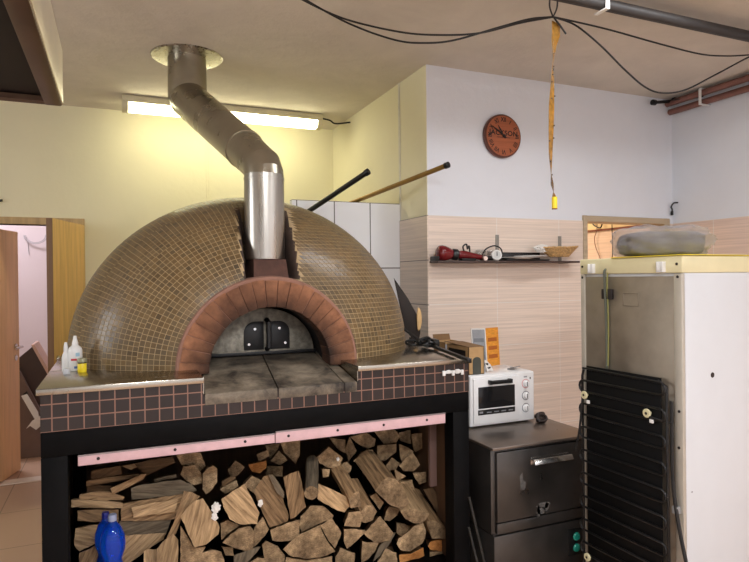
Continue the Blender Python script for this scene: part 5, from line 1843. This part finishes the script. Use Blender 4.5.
def on_face(u, v, axis):
    """where a sight line meets the cabinet's back (axis 0) or side (axis 1)"""
    o_, d_ = FI @ CAM, FI.to_3x3() @ ray(u, v)
    return o_ + d_ * (-o_[axis] / d_[axis])


def fbuild(mb, name, mats, parent=fr, **k):
    if parent is not fr:
        return mb.build(name, mats, parent, local=True, **k)
    return mb.build(name, mats, fr, local=True, **k)


fbuild(MB().box((.012, 0, .06), (FD, FW, FH - .072), .004), 'cabinet', M['fridge_white'])
fbuild(MB().box((-.002, -.003, FH - .072), (FD + .01, FW + .003, FH), .006), 'top_cap', M['fridge_cream'])
fbuild(MB().box((0, 0, .06), (.02, .038, FH - .074), .002).box((0, FW - .026, .06), (.02, FW, FH - .074), .002), 'edge_strip', M['fridge_edge'])
bpn = fbuild(MB().box((.006, .036, .10), (.014, FW - .024, FH - .085), .001), 'back_panel', M['fridge_back'])
# embossed rectangle
ea, eb = on_face(638, 293, 0), on_face(622, 306, 0)
e0, e1, ez0, ez1 = ea.y, eb.y, eb.z, ea.z
mb = MB()
for (a0, a1, b0_, b1_) in ((e0, e1, ez0, ez0 + .005), (e0, e1, ez1 - .005, ez1), (e0, e0 + .005, ez0, ez1), (e1 - .005, e1, ez0, ez1)):
    mb.box((.004, a0, b0_), (.0065, a1, b1_), .001)
fbuild(mb, 'embossed_plate', M['fridge_back'], bpn)
for (y, z) in ((on_face(662, 265, 0).y, FH - .045), (on_face(592.5, 266, 0).y, FH - .045)):
    fbuild(MB().box((-.014, y - .020, z - .024), (-.001, y + .020, z + .022), .002).box((-.022, y - .020, z - .024), (-.012, y - .013, z + .022), .001).box((-.022, y + .004, z - .016), (-.012, y + .011, z + .020), .001), 'spacer_bracket', M['white_plastic'])
for (y, z) in ((.020, FH - .035), (.018, FH - .088), (FW - .015, FH - .035), (FW - .013, FH - .088), (.016, 1.02), (.018, .87)):
    fbuild(MB().disc((-.001 if z < FH - .05 else -.003, y, z), (-1, 0, 0), .006, .002, 10), 'screw', M['ink'])
# filler tube, dark patch
wy = on_face(606, 280, 0).y
fbuild(MB().tube([(.004, wy, FH - .05), (-.010, wy, FH - .062), (-.008, wy, FH - .12), (-.003, wy - .002, FH - .3), (-.003, wy - .004, FH - .545)], .006, 8, smooth_pts=5), 'capillary_tube', simple('grey green tube', (92, 96, 84), .4, .3))
fbuild(MB().tube([(.003, wy - .012, FH - .06), (-.006, wy - .012, FH - .11), (-.002, wy - .014, FH - .3), (-.002, wy - .010, FH - .5)], .0035, 8, smooth_pts=5), 'earth_wire', simple('yellow green wire', (136, 134, 76), .5))
fbuild(MB().box((-.008, wy - .040, on_face(606, 299, 0).z), (.005, wy + .022, on_face(606, 289, 0).z), .002), 'foam_patch', M['ink'])
# condenser
cz0, cz1 = .16, 1.150
cy0, cy1 = .078, FW - .062
cn = fbuild(MB().box((-.030, cy0, cz0), (-.026, cy1, cz1), .001), 'condenser_sheet', M['condenser'])
pts = []
npass = 17
pitch = (cz1 - .012 - cz0 - .03) / npass
for i in range(npass):
    z = cz1 - .012 - i * pitch
    ya_, yb_ = cy1 + .012, cy0 - .004
    rad = pitch / 2
    seq = [(ya_, z), (yb_, z - .004)] if i % 2 == 0 else [(yb_, z), (ya_, z - .004)]
    s_ = -1 if i % 2 == 0 else 1
    for (y, zz) in seq:
        pts.append(Vector((-.040, y, zz)))
    if i < npass - 1:
        for k in range(1, 6):
            a = PI * k / 6
            pts.append(Vector((-.040, seq[1][0] + s_ * rad * math.sin(a) * .8, z - .004 - rad * (1 - math.cos(a)) * .95)))
fbuild(MB().tube(pts, .0055, 8), 'condenser_coil', M['condenser_tube'])
fbuild(MB().tube([(-.034, cy1 + .012, cz1 - .02), (-.034, cy1 + .022, cz1 - .05), (-.034, cy1 + .020, cz0)], .006, 8), 'side_tube', M['condenser_tube'])
fbuild(MB().tube([(-.034, cy0 + .01, cz1 - .012), (-.034, cy0 - .03, cz1 - .03), (-.034, cy0 - .035, cz0)], .006, 8), 'side_tube', M['condenser_tube'])
for (y, z) in [(on_face(u, v, 0).y, on_face(u, v, 0).z) for u, v in ((592, 394), (655, 412), (595, 555))]:
    cl = fbuild(MB().disc((-.044, y, z), (-1, 0, 0), .019, .010, 20, bev=.002).disc((-.03, y, z), (-1, 0, 0), .008, .02, 12), 'mounting_button', M['fridge_cream'])
    fbuild(MB().disc((-.0545, y, z), (-1, 0, 0), .006, .001, 10), 'button_hole', M['ink'], cl)
    fbuild(MB().box((-.05, y - .030, z - .038), (-.042, y - .012, z - .022), .002), 'clip', M['white_plastic'], cl)
fbuild(MB().tube([(-.05, FW - .055, cz1 - .165), (-.048, FW - .035, cz1 - .30), (-.046, FW - .005, cz1 - .42)], .005, 8), 'coil_wire', M['black_cable'])
fbuild(MB().tube([(-.05, .145, cz1 - .165), (-.048, .09, cz1 - .17), (-.02, .03, cz1 - .18)], .004, 8), 'coil_wire', M['black_cable'])
fbuild(MB().tube([(-.016, .040, 1.06), (-.016, .040, .90), (-.018, .034, .72), (-.022, .010, .58), (-.025, -.03, .42), (-.02, -.09, .2), (.05, -.13, .012), (.25, -.16, .012)], .0075, 8, smooth_pts=6), 'power_cord', M['black_cable'])
fbuild(MB().box((-.024, .012, .60), (-.0, .036, .63), .002), 'cord_clip', simple('grey clip', (140, 140, 140), .4))
# screw hole and plugs on the white side
for (x, z, r) in [(on_face(u, v, 1).x, on_face(u, v, 1).z, r_) for u, v, r_ in ((712.5, 375, .0115), (720, 268, .005), (692, 492, .003))]:
    fbuild(MB().disc((x, .0004, z), (0, -1, 0), r, .001, 18), 'screw_hole', M['ink'])
fbuild(MB().box((.03, .04, 0), (FD - .04, FW - .04, .062)), 'plinth', M['black_plastic'])

fm = Matrix.Translation(fr.location) @ Matrix.Rotation(fa, 4, 'Z')
# yellow sheet on the fridge
mb = MB()
mb.prism([fm @ Vector(p) for p in ((-.008, -.014, FH + .0008), (FD - .02, -.008, FH + .0008), (FD - .02, FW - .2, FH + .0008), (.12, FW - .12, FH + .0008), (-.012, .36, FH + .0008))], (0, 0, .003))
ys = mb.build('plastic_sheet', M['yellow_sheet'])
origin_to(ys, fm @ Vector((.2, .2, FH)))
tag(ys, 'thin bright yellow sheet lying on top of the fridge', 'sheet')
# wrapped bundle on it
bc = at_y(660, 250, 2.08)
bc.z = FH + .0042
bn = thing('wrapped_bundle', bc, 'grey bundle wrapped in crumpled clear plastic on top of the fridge', 'bundle')


def pillow(sx, sy, sz, amp, seed, sub=5):
    t2 = bmesh.new()
    bmesh.ops.create_cube(t2, size=2)
    bmesh.ops.subdivide_edges(t2, edges=t2.edges[:], cuts=24, use_grid_fill=True)
    for vx in t2.verts:
        c = vx.co
        n_ = c.normalized()
        p8 = (abs(c.x) ** 5 + abs(c.y) ** 5 + abs(c.z) ** 5) ** .2
        q_ = c / p8
        k = 1 + amp * (noise.noise(q_ * 2.2 + Vector((seed, 0, 0))) + .6 * abs(noise.noise(q_ * 6 + Vector((0, seed, 0)))) - .2)
        vx.co = Vector((q_.x * sx * k, q_.y * sy * k, q_.z * sz * (1 + amp * 1.2 * noise.noise(q_ * 3.1 + Vector((0, 0, seed))))))
        if vx.co.z < 0:
            vx.co.z = max(vx.co.z, -sz)
    return t2


rot = Matrix.Rotation(-math.radians(24), 4, 'Z')
mb = MB()
mb._merge(pillow(.172, .12, .056, .05, 2.2), 0, Matrix.Translation(bc + Vector((0, 0, .061))) @ rot)
mb.build('bundle_core', simple('grey folded cloth', (112, 106, 108), .8, vary=.25, scale=9), bn, angle=70)
mb = MB()
mb._merge(pillow(.192, .145, .070, .17, 6.1), 0, Matrix.Translation(bc + Vector((0, 0, .071))) @ rot)
fl = mb.build('plastic_film', M['film'], bn, angle=28)
for vx in fl.data.vertices:
    pass

# ================================================================== corridor things seen past the doors
a0, a1, a2, a3 = at_y(14, 362, 6.3), at_y(32, 346, 6.35), at_y(45, 368, 6.4), at_y(45, 400, 6.4)
cabp = thing('tipped_cabinet', (-.74, 6.4, 0), 'dark brown cabinet panel tipped over in the corridor doorway', 'cabinet')
b0_, b1_, b2_, b3_ = at_y(10, 365, 6.3), at_y(32, 347, 6.3), at_y(50, 377, 6.3), at_y(40, 412, 6.3)
MB().prism([b0_, b1_, b2_, b3_, at_y(22, 400, 6.3)], (0, .35, 0)).build('panel', M['corridor_box'], cabp, smooth=False)
MB().prism([at_y(31, 345, 6.29), at_y(34, 344.5, 6.29), at_y(50, 372, 6.29), at_y(50, 379, 6.29)], (0, .36, 0)).build('pale_edge', M['corridor_edge'], cabp, smooth=False)
lw_ = [at_y(12, 366, 6.2), at_y(20, 372, 6.2), at_y(40, 410, 6.2), at_y(46, 430, 6.2)]
MB().prism([lw_[0], lw_[1], lw_[2], lw_[3], Vector((lw_[3].x, 6.2, 0)), Vector((lw_[0].x - .05, 6.2, 0))], (0, .05, 0)).build('leaning_board', simple('grey brown board', (112, 92, 84), .6), cabp, smooth=False)
sb = thing('white_strap', at_y(30, 415, 6.15), 'torn white plastic strap hanging on the tipped cabinet', 'strap')
MB().prism([at_y(21, 396, 6.17), at_y(27, 394, 6.17), at_y(38, 412, 6.17), at_y(40, 424, 6.17), at_y(35, 420, 6.17)], (0, .01, 0), bev=.003).build('strap_band', M['white_plastic'], sb)
MB().prism([at_y(26, 429, 6.16), at_y(32, 421, 6.16), at_y(40, 416, 6.16), at_y(43, 424, 6.16), at_y(36, 430, 6.16), at_y(30, 426, 6.16)], (0, .015, 0), bev=.003).build('torn_end', M['white_paper'], sb)
MB().prism([at_y(23, 394, 6.19), at_y(27, 391, 6.19), at_y(28, 394, 6.19), at_y(24, 398, 6.19)], (0, .004, 0)).build('socket_hole', M['ink'], sb)
cw = at_y(34, 240, 7.58)
mb = MB()
for r_, o_ in ((.115, 0), (.10, .012)):
    mb.tube([(cw.x + .02 + r_ * math.cos(a), 7.585 - .004 * i, cw.z + .05 + r_ * .8 * math.sin(a)) for i, a in enumerate([PI + PI * k / 20 for k in range(21)])][:21], .004, 6)
mb.tube([(cw.x - .06, 7.59, cw.z - .02), (cw.x - .055, 7.59, cw.z - .12), (cw.x - .05, 7.59, cw.z - .16)], .004, 6)
o = mb.build('wall_cable', simple('pale grey cable', (170, 164, 170), .6))
tag(origin_to(o, (cw.x, 7.59, cw.z)), 'pale looped cable on the corridor wall above the doors', 'cable')
# coat hook end at the picture's edge on the back wall
hkp = at_y(0, 201, YB - .04)
o = MB().tube([(hkp.x - .10, YB - .002, hkp.z + .01), (hkp.x - .06, YB - .05, hkp.z + .012), (hkp.x - .01, YB - .05, hkp.z), (hkp.x + .02, YB - .05, hkp.z + .006)], .010, 10, smooth_pts=5).build('wall_hook', M['black_iron'])
tag(origin_to(o, (hkp.x, YB, hkp.z)), 'black hook tip on the back wall above the orange door', 'hook')
